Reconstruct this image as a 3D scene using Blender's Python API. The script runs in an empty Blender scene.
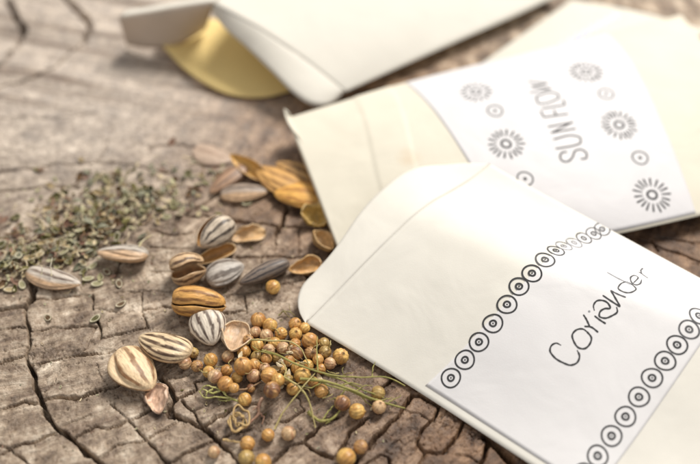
import bpy, math, random
import numpy as np
from mathutils import Vector, Matrix
random.seed(7); rng = np.random.RandomState(11)
CM = 0.01
scene = bpy.context.scene; COL = scene.collection

# ------------------------------------------------------------------ camera geometry (cm)
F = 891.0; PITCH = math.radians(50); CH = 20.08
def ray(px, py):
    x = (px-350)/F; y = -(py-232)/F
    return np.array([x, math.cos(PITCH)+y*math.sin(PITCH), -math.sin(PITCH)+y*math.cos(PITCH)])
def P(px, py, z=0.0):
    r = ray(px, py); t = (CH-z)/-r[2]
    return np.array([0, 0, CH])+t*r
def proj(p):
    p = np.asarray(p, float); q = p-np.array([0, 0, CH])
    d = q[..., 1]*math.cos(PITCH)-q[..., 2]*math.sin(PITCH)
    u = q[..., 1]*math.sin(PITCH)+q[..., 2]*math.cos(PITCH)
    return np.stack([350+F*q[..., 0]/d, 232-F*u/d], -1)
def pxcm(py):                      # photo pixels per cm on the wood at this row
    return F/((CH)/-ray(350, py)[2])

# ------------------------------------------------------------------ numpy noise
TAB = rng.rand(256, 256)
TAB3 = rng.rand(64, 64, 64)
def vnoise(x, y):
    xi = np.floor(x).astype(int); yi = np.floor(y).astype(int)
    fx = x-xi; fy = y-yi; fx = fx*fx*(3-2*fx); fy = fy*fy*(3-2*fy)
    a = TAB[xi & 255, yi & 255]; b = TAB[(xi+1) & 255, yi & 255]
    c = TAB[xi & 255, (yi+1) & 255]; d = TAB[(xi+1) & 255, (yi+1) & 255]
    return (a*(1-fx)+b*fx)*(1-fy)+(c*(1-fx)+d*fx)*fy-0.5
def fbm(x, y, o=4):
    s = 0; a = 1.0
    for i in range(o):
        s = s+a*vnoise(x*2**i+17.3*i, y*2**i+9.1*i); a *= .5
    return s
def ss(a, b, x):
    t = np.clip((x-a)/(b-a), 0, 1); return t*t*(3-2*t)
def hermite(xs, ys, x):
    xs = np.asarray(xs, float); ys = np.asarray(ys, float)
    if ys.ndim == 1: ys = ys[:, None]; sq = True
    else: sq = False
    m = np.gradient(ys, xs, axis=0)
    x = np.asarray(x, float); i = np.clip(np.searchsorted(xs, x)-1, 0, len(xs)-2)
    h = (xs[i+1]-xs[i])[..., None]; t = ((x-xs[i])[..., None])/h
    r = (2*t**3-3*t**2+1)*ys[i]+(t**3-2*t**2+t)*h*m[i]+(-2*t**3+3*t**2)*ys[i+1]+(t**3-t**2)*h*m[i+1]
    return r[..., 0] if sq else r
def smooth_line(pts, n):
    pts = np.asarray(pts, float)
    if len(pts) == 2:
        t = np.linspace(0, 1, n)[:, None]; return pts[0]*(1-t)+pts[1]*t
    d = np.concatenate([[0], np.cumsum(np.linalg.norm(np.diff(pts, axis=0), axis=1))])
    return hermite(d, pts, np.linspace(0, d[-1], n))

# ------------------------------------------------------------------ object helpers
def mk(name, verts, faces, mat, parent=None, loc=(0, 0, 0), smooth=True, cols=None, mats=None, fmat=None):
    """verts in cm relative to loc (cm)"""
    me = bpy.data.meshes.new(name)
    v = np.asarray(verts, float)*CM
    me.from_pydata(v.tolist(), [], [list(map(int, f)) for f in faces])
    if cols is not None:
        ca = me.color_attributes.new('pigment', 'FLOAT_COLOR', 'POINT')
        c = np.ones((len(v), 4)); c[:, :3] = cols
        ca.data.foreach_set('color', c.ravel())
    me.materials.append(mat)
    for m in (mats or []): me.materials.append(m)
    if fmat is not None: me.polygons.foreach_set('material_index', np.asarray(fmat, dtype=np.int32))
    me.polygons.foreach_set('use_smooth', [smooth]*len(me.polygons))
    me.update()
    o = bpy.data.objects.new(name, me); COL.objects.link(o)
    o.location = Vector(loc)*CM
    if parent: o.parent = parent
    return o
def tag(o, label=None, cat=None, group=None, kind=None):
    if label: o['label'] = label
    if cat: o['category'] = cat
    if group: o['group'] = group
    if kind: o['kind'] = kind
    return o
def empty(name, loc):
    o = bpy.data.objects.new(name, None); o.empty_display_size = .01
    o.location = Vector(loc)*CM; COL.objects.link(o); return o
def gridfaces(n, m, off=0, flip=False, wrap=False):
    i, j = np.meshgrid(np.arange(n-1), np.arange(m if wrap else m-1), indexing='ij')
    j2 = (j+1) % m
    f = np.stack([i*m+j, i*m+j2, (i+1)*m+j2, (i+1)*m+j], -1).reshape(-1, 4)+off
    return f[:, ::-1] if flip else f

# ------------------------------------------------------------------ materials
def new_mat(name):
    m = bpy.data.materials.new(name); m.use_nodes = True
    nt = m.node_tree; return m, nt, nt.nodes['Principled BSDF']
def N(nt, t, **kw):
    n = nt.nodes.new(t)
    for k, v in kw.items():
        if k in n.inputs: n.inputs[k].default_value = v
        else: setattr(n, k, v)
    return n
def ramp(nt, stops):
    r = nt.nodes.new('ShaderNodeValToRGB'); e = r.color_ramp.elements
    while len(e) < len(stops): e.new(0.5)
    for k, (p, c) in enumerate(stops):
        e[k].position = p; e[k].color = (*c, 1) if len(c) == 3 else c
    return r
def L(nt, a, b): nt.links.new(a, b)

def paper_mat(name, col, var=.03, trans=.15, stain=None, rough=.62):
    m, nt, b = new_mat(name)
    tc = N(nt, 'ShaderNodeTexCoord')
    n1 = N(nt, 'ShaderNodeTexNoise', Scale=90.0, Detail=6.0); L(nt, tc.outputs['Object'], n1.inputs['Vector'])
    n2 = N(nt, 'ShaderNodeTexNoise', Scale=2500.0, Detail=3.0); L(nt, tc.outputs['Object'], n2.inputs['Vector'])
    r = ramp(nt, [(0.3, tuple(c*(1-var*1.6) for c in col)), (0.7, tuple(min(1, c*(1+var*.4)) for c in col))])
    L(nt, n1.outputs['Fac'], r.inputs['Fac'])
    out = r.outputs['Color']
    if stain:
        for (loc, rad, scol, amt) in stain:
            vm = N(nt, 'ShaderNodeVectorMath', operation='DISTANCE'); L(nt, tc.outputs['Object'], vm.inputs[0]); vm.inputs[1].default_value = loc
            n3 = N(nt, 'ShaderNodeTexNoise', Scale=220.0, Detail=4.0); L(nt, tc.outputs['Object'], n3.inputs['Vector'])
            ad = N(nt, 'ShaderNodeMath', operation='MULTIPLY_ADD'); L(nt, n3.outputs['Fac'], ad.inputs[0]); ad.inputs[1].default_value = rad*1.6; L(nt, vm.outputs['Value'], ad.inputs[2])
            mr = N(nt, 'ShaderNodeMapRange'); mr.inputs['From Min'].default_value = rad*1.0; mr.inputs['From Max'].default_value = rad*2.0
            mr.inputs['To Min'].default_value = amt; mr.inputs['To Max'].default_value = 0; L(nt, ad.outputs[0], mr.inputs['Value'])
            mx = N(nt, 'ShaderNodeMix', data_type='RGBA'); L(nt, mr.outputs[0], mx.inputs[0]); L(nt, out, mx.inputs[6]); mx.inputs[7].default_value = (*scol, 1)
            out = mx.outputs[2]
    L(nt, out, b.inputs['Base Color'])
    b.inputs['Roughness'].default_value = rough
    b.inputs['Specular IOR Level'].default_value = .35
    bp = N(nt, 'ShaderNodeBump', Strength=.12, Distance=.0002); L(nt, n2.outputs['Fac'], bp.inputs['Height'])
    n4 = N(nt, 'ShaderNodeTexNoise', Scale=45.0, Detail=3.0, Distortion=.6); L(nt, tc.outputs['Object'], n4.inputs['Vector'])
    bp2 = N(nt, 'ShaderNodeBump', Strength=.5, Distance=.0012); L(nt, n4.outputs['Fac'], bp2.inputs['Height']); L(nt, bp.outputs[0], bp2.inputs['Normal'])
    L(nt, bp2.outputs[0], b.inputs['Normal'])
    if trans:
        tr = N(nt, 'ShaderNodeBsdfTranslucent'); tr.inputs['Color'].default_value = (col[0], col[1]*.9, col[2]*.7, 1)
        mx = N(nt, 'ShaderNodeMixShader'); mx.inputs[0].default_value = trans
        L(nt, b.outputs[0], mx.inputs[1]); L(nt, tr.outputs[0], mx.inputs[2])
        L(nt, mx.outputs[0], nt.nodes['Material Output'].inputs['Surface'])
    return m
def pigment_mat(name, rough=.5, spec=.4, fleck=.25, scale=1500., bump=.4, sss=0, dist=.0001):
    m, nt, b = new_mat(name)
    at = N(nt, 'ShaderNodeVertexColor', layer_name='pigment')
    tc = N(nt, 'ShaderNodeTexCoord')
    n = N(nt, 'ShaderNodeTexNoise', Scale=scale, Detail=5.0, Roughness=.65); L(nt, tc.outputs['Object'], n.inputs['Vector'])
    if name == 'seed_hull':
        mp = N(nt, 'ShaderNodeMapping'); mp.inputs['Scale'].default_value = (.16, 1, 1); L(nt, tc.outputs['Object'], mp.inputs[0]); L(nt, mp.outputs[0], n.inputs['Vector'])
    r = ramp(nt, [(.3, (1-fleck,)*3), (.7, (1+fleck*.4,)*3)]); L(nt, n.outputs['Fac'], r.inputs['Fac'])
    mx = N(nt, 'ShaderNodeMix', data_type='RGBA', blend_type='MULTIPLY'); mx.inputs[0].default_value = 1
    L(nt, at.outputs['Color'], mx.inputs[6]); L(nt, r.outputs['Color'], mx.inputs[7]); L(nt, mx.outputs[2], b.inputs['Base Color'])
    b.inputs['Roughness'].default_value = rough; b.inputs['Specular IOR Level'].default_value = spec
    if sss:
        b.inputs['Subsurface Weight'].default_value = sss; b.inputs['Subsurface Radius'].default_value = (.0012, .0007, .0003)
        b.inputs['Subsurface Scale'].default_value = 1
    bp = N(nt, 'ShaderNodeBump', Strength=bump, Distance=dist); L(nt, n.outputs['Fac'], bp.inputs['Height']); L(nt, bp.outputs[0], b.inputs['Normal'])
    return m
def ink_mat(name, c):
    m, nt, b = new_mat(name)
    tc = N(nt, 'ShaderNodeTexCoord')
    n = N(nt, 'ShaderNodeTexNoise', Scale=900.0, Detail=3.0); L(nt, tc.outputs['Object'], n.inputs['Vector'])
    r = ramp(nt, [(.35, (c*.8, c*.8, c*.84)), (.75, (c*1.35, c*1.35, c*1.42))]); L(nt, n.outputs['Fac'], r.inputs['Fac'])
    L(nt, r.outputs[0], b.inputs['Base Color']); b.inputs['Roughness'].default_value = .7; b.inputs['Specular IOR Level'].default_value = .2
    return m
M_seed = pigment_mat('seed_hull', .42, .45, .42, 2200., .7, dist=.00015)
M_cor = pigment_mat('coriander_skin', .38, .5, .35, 1600., .5)
M_herb = pigment_mat('dried_herb', .7, .3, .3, 1800., .4)
M_stem = pigment_mat('dry_stalk', .6, .3, .3, 1800., .5)
M_ink = ink_mat('printed_ink', .045); M_ink2 = ink_mat('half_sheen_ink', .095); M_ink3 = ink_mat('sheen_ink', .30)  # the two paler inks have backlight sheen painted into the print
M_blue = ink_mat('pale_blue_ink', .42)
M_blue.node_tree.nodes['Principled BSDF'].inputs['Base Color'].default_value = (.5, .55, .72, 1)
for l in list(M_blue.node_tree.links):
    if l.to_socket.name == 'Base Color': M_blue.node_tree.links.remove(l)
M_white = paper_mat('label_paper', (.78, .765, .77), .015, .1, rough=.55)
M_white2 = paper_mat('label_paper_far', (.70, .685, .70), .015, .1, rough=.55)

# ------------------------------------------------------------------ WOOD SURFACE
CEN = P(14, 30)[:2]
CR = []                                    # traced cracks: (points in photo px, width in px, ...)
def crk(w, *p): CR.append((w, [(p[i], p[i+1]) for i in range(0, len(p), 2)]))
crk(2.6, 32,280, 31,292, 29,303, 26,310, 28,322, 28.7,333, 29,344, 25,354, 26,364)
crk(6, 36,286, 31,301)
crk(4.6, 26,362, 33,375, 35.5,385.5, 41,398.5, 46,411, 54,425, 69,438, 82,449, 94,459, 104,468, 125,485, 150,510)
crk(3.2, -30,314, 0,310, 13,308, 24,307, 28,304); crk(2, 28,304, 37,299.5, 65,297.5, 88,296)
crk(1.5, -20,333, 0,330, 19,326.5, 28,326.5); crk(1.5, 30,332, 54,328.6, 88,326, 95,326.5)
crk(2, -30,366, 0,362, 15,359, 25,355.6); crk(1.8, 30,365, 41,363, 65,358, 86,353.4, 110,352, 120,350)
crk(1.6, 91.6,296, 92.7,310); crk(1.2, 92.7,310, 116,312); crk(1.8, 95,318, 99,326.5, 99,338)
crk(1.5, 99,338, 120,333, 148,328); crk(1, 76,356, 88,344, 95,326)
crk(2, -30,418, 0,409, 26,402, 41,403); crk(3, 43,399.5, 56,397, 74,398, 95,392, 121,383, 130,381)
crk(1, 44,392, 56,378, 64.6,364); crk(1.8, -30,462, 0,453, 13,447, 39,439, 56,431)
crk(1.6, -10,440, 9,449, 24,459, 34,470); crk(.8, 62,425, 90,416); crk(1.8, 75,438, 95,427.6, 108,428.6, 129,421, 140,417)
crk(1.6, 95,459, 116,447, 133.6,442, 146,439); crk(1, 110,403, 118,410, 129,420); crk(.8, 95,364, 103,381)
crk(2.6, 138,418, 150,411, 158,404); crk(1.8, 129,421, 146,439, 165,461, 178,480)
crk(1.5, 146,439, 163,430, 180,419)
crk(4, 161,379, 168.5,388, 174,399.6, 168,407, 172,416, 185,420, 193,423, 204,429, 213,437, 218,441.6)
crk(2, 174,399.6, 185,394, 196.5,390, 194,383, 206,379); crk(1.8, 180,400.6, 193,412.5, 204,426.5)
crk(3, 204,427, 213,419, 232,409, 241,404, 258,403); crk(.9, 193,411, 210,403)
crk(2.4, 150,474, 169.5,464, 191,451, 217,440.5); crk(1.8, 217,441.6, 232,433, 250,428); crk(1.6, 161,380, 178,377, 191,372.6)
crk(2, 217,441, 227,449, 238,462, 244,480)
crk(2.8, 250,478, 272,461, 289.5,447, 304.6,444, 309,436, 322,424, 337,417)
crk(2.8, 304.6,444, 311,450, 332.6,459, 337,458, 345.6,443, 348,433, 361,421, 368,417)
crk(1.8, 281,423, 292,418, 304.6,409); crk(1.2, 304,409, 300,398, 290,392)
crk(3, 350,470, 368.6,446, 388,424, 399,414.6, 405,405, 412,396, 420,396, 440,406)
crk(2.5, 441,405, 432,420, 422.5,431, 418,441.6, 422.5,450, 442,454.5, 446,448, 457,437, 461,428.6, 468,415)
crk(2, 424,450, 421,464, 418,480); crk(.9, 405,410, 429,420, 455,426.5, 489,444); crk(3.6, 486,444, 482,466, 478,490)
crk(1.8, 360,470, 368.6,461, 379,454.5, 388,458, 393,468); crk(1, 385,453, 399,439); crk(1, 408,456, 418,446)
crk(2.2, 381,388, 390,382, 395,374); crk(9, 484,436, 500,450, 515,468, 530,490)
crk(1.2, 455,454, 470,458, 482,462); crk(1.2, 337,459, 335,475)
crk(1.2, 141.5,292, 142.6,309, 146,326.5); crk(1, 116,293, 142,292, 172,290); crk(1.6, 143.7,309, 172,307)
crk(1.8, 221,313.6, 247,311); crk(1.2, 245,294, 247,313.6); crk(1, 150,272, 172,270)
crk(1.8, 175,220, 188,213, 206,202, 219,194, 240,179.6)
crk(1.6, 165,216, 206,216, 237,221, 278,226, 304,227.5, 330,232); crk(4, 288,207, 281,226, 277,232.6); crk(1, 277,232.6, 274,256)
crk(1.5, 237,257, 270.6,256, 294,258, 319,254); crk(1.5, 150,231, 175,235, 193,232.6); crk(1.3, 150,248, 190,247)
crk(1.5, 225,297, 237,294, 270,288, 304,279); crk(1, 262,257, 262,290); crk(1, 300,228, 298,256)
crk(1.6, -20,173, 0,171, 32,168, 54,163.4, 82,163.4, 112,162, 140,165.5, 170,172)
crk(2, -20,192, 0,191, 21,189, 56,185, 80,188); crk(1.8, 148,147, 174,144, 200,147)
crk(6, 8,0, 15.5,14, 23.4,27.6, 19,45, 0,64, -20,72); crk(6.5, 60,-8, 67,0, 83,14, 90,27.6, 83,41)
crk(2.4, 83,41, 57,64, 34.5,77.6, 10,84.5, -15,90); crk(1, 95,112, 60,118, 20,117, -20,119)
crk(2.4, 125,240, 122,262, 115,275); crk(1.4, 95,162, 105,150, 108,140)
crk(1.6, 630,235, 660,246, 700,262, 740,280); crk(1.2, 655,236, 700,243, 740,250); crk(2.4, 651,240, 658,250)
crk(1.5, 300,262, 312,290, 318,310)

def axis(a, b, step, far, grow=1.28):
    core = list(np.arange(a, b, step)); s = step; lo = []; x = a
    while x > -far: s *= grow; x -= s; lo.append(x)
    s = step; x = core[-1]; hi = []
    while x < far: s *= grow; x += s; hi.append(x)
    return np.array(lo[::-1]+core+hi)
XS = axis(-14.2, 12.6, .028, 45); YS = axis(8.6, 30.5, .03, 55)
X, Y = np.meshgrid(XS, YS, indexing='ij')
def wood_height(X, Y, cracks=True):
    r = np.hypot(X-CEN[0], Y-CEN[1]); th = np.arctan2(Y-CEN[1], X-CEN[0])
    z = .05*fbm(X*.35, Y*.35, 3)+.018*fbm(X*1.7+5, Y*1.7, 3)
    rr = r+.35*fbm(X*.5+3, Y*.5, 3)
    xa = X*.974-Y*.225; ya = X*.225+Y*.974
    z = z+.05*fbm(xa*.16, ya*2.6+3, 5)*ss(20.5, 23.5, Y)+.008*fbm(rr*6, th*5+3, 3)+.012*fbm(rr*20, th*40, 3)
    z = z+.010*fbm(X*11, Y*11, 4)+.012*np.clip(fbm(X*22, Y*22, 2), -.5, 0)
    if not cracks: return z
    # block grid: small random ledges between growth-ring cells
    wx = X+.085*fbm(X*3.5, Y*3.5+8, 5); wy = Y+.085*fbm(X*3.5+31, Y*3.5, 5)
    D = np.full(X.shape, 9.0); Wd = np.full(X.shape, .01)
    for w, pts in CR:
        pw = np.array([P(a, b)[:2] for a, b in pts]); wc = w/pxcm(np.mean([b for _, b in pts]))*.5
        pad = wc*2+.5
        ia = np.searchsorted(XS, pw[:, 0].min()-pad); ib = np.searchsorted(XS, pw[:, 0].max()+pad)
        ja = np.searchsorted(YS, pw[:, 1].min()-pad); jb = np.searchsorted(YS, pw[:, 1].max()+pad)
        if ib <= ia or jb <= ja: continue
        sx = wx[ia:ib, ja:jb]; sy = wy[ia:ib, ja:jb]
        d = np.full(sx.shape, 9.0)
        for k in range(len(pw)-1):
            a = pw[k]; e = pw[k+1]-a; l2 = (e**2).sum()+1e-9
            t = np.clip(((sx-a[0])*e[0]+(sy-a[1])*e[1])/l2, 0, 1)
            d = np.minimum(d, np.hypot(sx-a[0]-t*e[0], sy-a[1]-t*e[1]))
        s = d-wc*(1+.9*vnoise(sx*3.3, sy*3.3))
        cur = D[ia:ib, ja:jb]-Wd[ia:ib, ja:jb]
        # keep the crack whose wall is nearest
        m = s < cur
        D[ia:ib, ja:jb] = np.where(m, s+wc, D[ia:ib, ja:jb]); Wd[ia:ib, ja:jb] = np.where(m, wc, Wd[ia:ib, ja:jb])
    s = D-Wd                                   # signed distance from crack wall
    depth = np.clip(Wd*9, .14, .9)
    z = z-depth*(1-ss(-.015, .010+Wd*.12, s))
    z = z-.007*np.exp(-np.clip(s, 0, 9)/.03)
    far = ss(21.2, 23.4, Y+.12*X)                # sawn, unchecked wood at the back
    # tiny checks following rings and rays
    f1 = np.abs(fbm(rr*2.6, th*3.2+40, 4)); f2 = np.abs(fbm(rr*1.1+11, th*13+7, 4))
    mask = ss(-.1, .25, fbm(X*.6+50, Y*.6, 3))
    z = z-(1-far*.85)*(.05*(1-ss(0, .009, f1))*mask+.045*(1-ss(0, .009, f2))*(1-mask*.4))
    f3 = np.abs(fbm(rr*4.5+60, th*9+3, 3)); z = z-(1-far)*.07*(1-ss(0, .016, f3))*ss(-.3, .1, fbm(X*.9+9, Y*.9, 2))
    f4 = np.abs(fbm(rr*2.2+5, th*24+70, 3)); z = z-(1-far)*.06*(1-ss(0, .011, f4))
    return z
Z = wood_height(X, Y)
nx, ny = X.shape
V = np.stack([X, Y, Z], -1).reshape(-1, 3)*CM
Fc = gridfaces(nx, ny)[:, ::-1]
me = bpy.data.meshes.new('wood_surface')
me.vertices.add(len(V)); me.vertices.foreach_set('co', V.ravel())
me.loops.add(Fc.size); me.loops.foreach_set('vertex_index', Fc.ravel().astype(np.int32))
me.polygons.add(len(Fc)); me.polygons.foreach_set('loop_start', np.arange(0, Fc.size, 4, dtype=np.int32))
me.polygons.foreach_set('use_smooth', np.ones(len(Fc), bool))
me.update(calc_edges=True)
wood = bpy.data.objects.new('wood_surface', me); COL.objects.link(wood)
tag(wood, 'weathered grey brown cut wood surface with deep cracks', 'wood', kind='structure')
if me.polygons[0].normal.z < 0: me.flip_normals()
def ground(x, y):
    i = int(np.clip(np.searchsorted(XS, x), 4, nx-5)); j = int(np.clip(np.searchsorted(YS, y), 4, ny-5))
    return float(np.percentile(Z[i-4:i+5, j-4:j+5], 75))

def wood_mat():
    m, nt, b = new_mat('weathered_wood')
    tc = N(nt, 'ShaderNodeTexCoord')
    sub = N(nt, 'ShaderNodeVectorMath', operation='SUBTRACT'); L(nt, tc.outputs['Object'], sub.inputs[0]); sub.inputs[1].default_value = (CEN[0]*CM, CEN[1]*CM, 0)
    wn = N(nt, 'ShaderNodeTexNoise', Scale=45.0, Detail=4.0); L(nt, tc.outputs['Object'], wn.inputs['Vector'])
    wsc = N(nt, 'ShaderNodeMath', operation='MULTIPLY_ADD'); L(nt, wn.outputs['Fac'], wsc.inputs[0]); wsc.inputs[1].default_value = .012; wsc.inputs[2].default_value = -.006
    sp = N(nt, 'ShaderNodeSeparateXYZ'); L(nt, sub.outputs[0], sp.inputs[0])
    ln = N(nt, 'ShaderNodeVectorMath', operation='LENGTH'); L(nt, sub.outputs[0], ln.inputs[0])
    rad = N(nt, 'ShaderNodeMath', operation='ADD'); L(nt, ln.outputs['Value'], rad.inputs[0]); L(nt, wsc.outputs[0], rad.inputs[1])
    at = N(nt, 'ShaderNodeMath', operation='ARCTAN2'); L(nt, sp.outputs['Y'], at.inputs[0]); L(nt, sp.outputs['X'], at.inputs[1])
    def polar(fr, ft, det=5., rough=.6):
        a = N(nt, 'ShaderNodeMath', operation='MULTIPLY'); L(nt, rad.outputs[0], a.inputs[0]); a.inputs[1].default_value = fr
        t = N(nt, 'ShaderNodeMath', operation='MULTIPLY'); L(nt, at.outputs[0], t.inputs[0]); t.inputs[1].default_value = ft
        c = N(nt, 'ShaderNodeCombineXYZ'); L(nt, a.outputs[0], c.inputs[0]); L(nt, t.outputs[0], c.inputs[1])
        n = N(nt, 'ShaderNodeTexNoise', Scale=1.0, Detail=det, Roughness=rough); L(nt, c.outputs[0], n.inputs['Vector']); return n
    ring = polar(260., 6.); ringf = polar(1400., 16.); rays = polar(160., 90.)
    big = N(nt, 'ShaderNodeTexNoise', Scale=22.0, Detail=5.0, Roughness=.6); L(nt, tc.outputs['Object'], big.inputs['Vector'])
    fine = N(nt, 'ShaderNodeTexNoise', Scale=900.0, Detail=4.0, Roughness=.7); L(nt, tc.outputs['Object'], fine.inputs['Vector'])
    mid = N(nt, 'ShaderNodeTexNoise', Scale=160.0, Detail=5.0, Roughness=.65); L(nt, tc.outputs['Object'], mid.inputs['Vector'])
    def mix(fac, a, c, mode='MIX'):
        x = N(nt, 'ShaderNodeMix', data_type='RGBA', blend_type=mode)
        if hasattr(fac, 'links'): L(nt, fac, x.inputs[0])
        else: x.inputs[0].default_value = fac
        for s, k in ((a, 6), (c, 7)):
            if hasattr(s, 'links'): L(nt, s, x.inputs[k])
            else: x.inputs[k].default_value = (*s, 1)
        return x.outputs[2]
    r1 = ramp(nt, [(.28, (.10, .064, .040)), (.5, (.41, .335, .26)), (.70, (.78, .71, .61))]); L(nt, mid.outputs['Fac'], r1.inputs['Fac'])
    r2 = ramp(nt, [(.36, (.34, .26, .20)), (.5, (.85, .81, .76)), (.66, (1.25, 1.23, 1.2))]); L(nt, ring.outputs['Fac'], r2.inputs['Fac'])
    r3 = ramp(nt, [(.35, (.66, .60, .55)), (.6, (1.08, 1.07, 1.06))]); L(nt, ringf.outputs['Fac'], r3.inputs['Fac'])
    r4 = ramp(nt, [(.35, (.70, .62, .56)), (.6, (1.06, 1.06, 1.06))]); L(nt, rays.outputs['Fac'], r4.inputs['Fac'])
    c = mix(.75, r1.outputs[0], r2.outputs[0], 'MULTIPLY'); c = mix(.7, c, r3.outputs[0], 'MULTIPLY'); c = mix(.5, c, r4.outputs[0], 'MULTIPLY')
    # browner, damper patches (a stain of the wood itself)
    vd = N(nt, 'ShaderNodeVectorMath', operation='DISTANCE'); L(nt, tc.outputs['Object'], vd.inputs[0]); vd.inputs[1].default_value = (.095, .105, 0)
    ma = N(nt, 'ShaderNodeMath', operation='MULTIPLY_ADD'); L(nt, big.outputs['Fac'], ma.inputs[0]); ma.inputs[1].default_value = -.09; L(nt, vd.outputs['Value'], ma.inputs[2])
    mr = N(nt, 'ShaderNodeMapRange'); L(nt, ma.outputs[0], mr.inputs['Value']); mr.inputs['From Min'].default_value = .03; mr.inputs['From Max'].default_value = .10; mr.inputs['To Min'].default_value = 1.; mr.inputs['To Max'].default_value = 0
    c = mix(mr.outputs[0], c, mix(1., c, (.50, .36, .26), 'MULTIPLY'))
    vd2 = N(nt, 'ShaderNodeVectorMath', operation='DISTANCE'); L(nt, tc.outputs['Object'], vd2.inputs[0]); vd2.inputs[1].default_value = (-.01, .215, 0)
    ma2 = N(nt, 'ShaderNodeMath', operation='MULTIPLY_ADD'); L(nt, big.outputs['Fac'], ma2.inputs[0]); ma2.inputs[1].default_value = -.05; L(nt, vd2.outputs['Value'], ma2.inputs[2])
    mr2 = N(nt, 'ShaderNodeMapRange'); L(nt, ma2.outputs[0], mr2.inputs['Value']); mr2.inputs['From Min'].default_value = .0; mr2.inputs['From Max'].default_value = .045; mr2.inputs['To Min'].default_value = .9; mr2.inputs['To Max'].default_value = 0
    c = mix(mr2.outputs[0], c, mix(1., c, (.66, .46, .30), 'MULTIPLY'))
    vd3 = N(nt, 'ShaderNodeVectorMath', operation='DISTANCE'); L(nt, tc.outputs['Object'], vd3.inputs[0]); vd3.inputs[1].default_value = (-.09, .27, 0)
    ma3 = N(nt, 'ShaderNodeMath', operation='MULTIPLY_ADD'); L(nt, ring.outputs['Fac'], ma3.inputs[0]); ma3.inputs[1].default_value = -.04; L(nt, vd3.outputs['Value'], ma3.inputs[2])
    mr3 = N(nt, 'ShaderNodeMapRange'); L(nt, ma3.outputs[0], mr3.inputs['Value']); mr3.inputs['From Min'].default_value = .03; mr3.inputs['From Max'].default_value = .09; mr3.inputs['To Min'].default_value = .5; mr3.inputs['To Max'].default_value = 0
    c = mix(mr3.outputs[0], c, (.68, .62, .57))  # pale wash at back left: backlight sheen painted into the wood colour
    mpp = N(nt, 'ShaderNodeMapping'); mpp.inputs['Rotation'].default_value = (0, 0, math.radians(13)); L(nt, tc.outputs['Object'], mpp.inputs[0])
    mps = N(nt, 'ShaderNodeMapping'); mps.inputs['Scale'].default_value = (9, 150, 1); L(nt, mpp.outputs[0], mps.inputs[0])
    st = N(nt, 'ShaderNodeTexNoise', Scale=1.0, Detail=7.0, Roughness=.68, Distortion=.35); L(nt, mps.outputs[0], st.inputs['Vector']); r7 = ramp(nt, [(.34, (.30, .23, .18)), (.47, (.88, .85, .82)), (.64, (1.3, 1.29, 1.27))]); L(nt, st.outputs['Fac'], r7.inputs['Fac'])
    spy = N(nt, 'ShaderNodeSeparateXYZ'); L(nt, tc.outputs['Object'], spy.inputs[0])
    mr4 = N(nt, 'ShaderNodeMapRange'); L(nt, spy.outputs['Y'], mr4.inputs['Value']); mr4.inputs['From Min'].default_value = .20; mr4.inputs['From Max'].default_value = .235; mr4.inputs['To Min'].default_value = .15; mr4.inputs['To Max'].default_value = .9
    c = mix(mr4.outputs[0], c, mix(1., c, r7.outputs[0], 'MULTIPLY'))
    vo = N(nt, 'ShaderNodeTexVoronoi', Scale=420.0); L(nt, tc.outputs['Object'], vo.inputs['Vector'])
    r5 = ramp(nt, [(.12, (.62, .56, .5)), (.3, (1, 1, 1))]); L(nt, vo.outputs['Distance'], r5.inputs['Fac'])
    c = mix(.35, c, r5.outputs[0], 'MULTIPLY')
    r6 = ramp(nt, [(.3, (.7, .68, .65)), (.7, (1.15, 1.14, 1.13))]); L(nt, fine.outputs['Fac'], r6.inputs['Fac'])
    c = mix(.7, c, r6.outputs[0], 'MULTIPLY')
    L(nt, c, b.inputs['Base Color']); b.inputs['Roughness'].default_value = .48; b.inputs['Specular IOR Level'].default_value = .6
    h = N(nt, 'ShaderNodeMath', operation='ADD'); L(nt, ringf.outputs['Fac'], h.inputs[0]); L(nt, fine.outputs['Fac'], h.inputs[1])
    h2 = N(nt, 'ShaderNodeMath', operation='ADD'); L(nt, h.outputs[0], h2.inputs[0]); L(nt, vo.outputs['Distance'], h2.inputs[1])
    bp = N(nt, 'ShaderNodeBump', Strength=.9, Distance=.0005); L(nt, h2.outputs[0], bp.inputs['Height']); L(nt, bp.outputs[0], b.inputs['Normal'])
    return m
me.materials.append(wood_mat())

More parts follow.
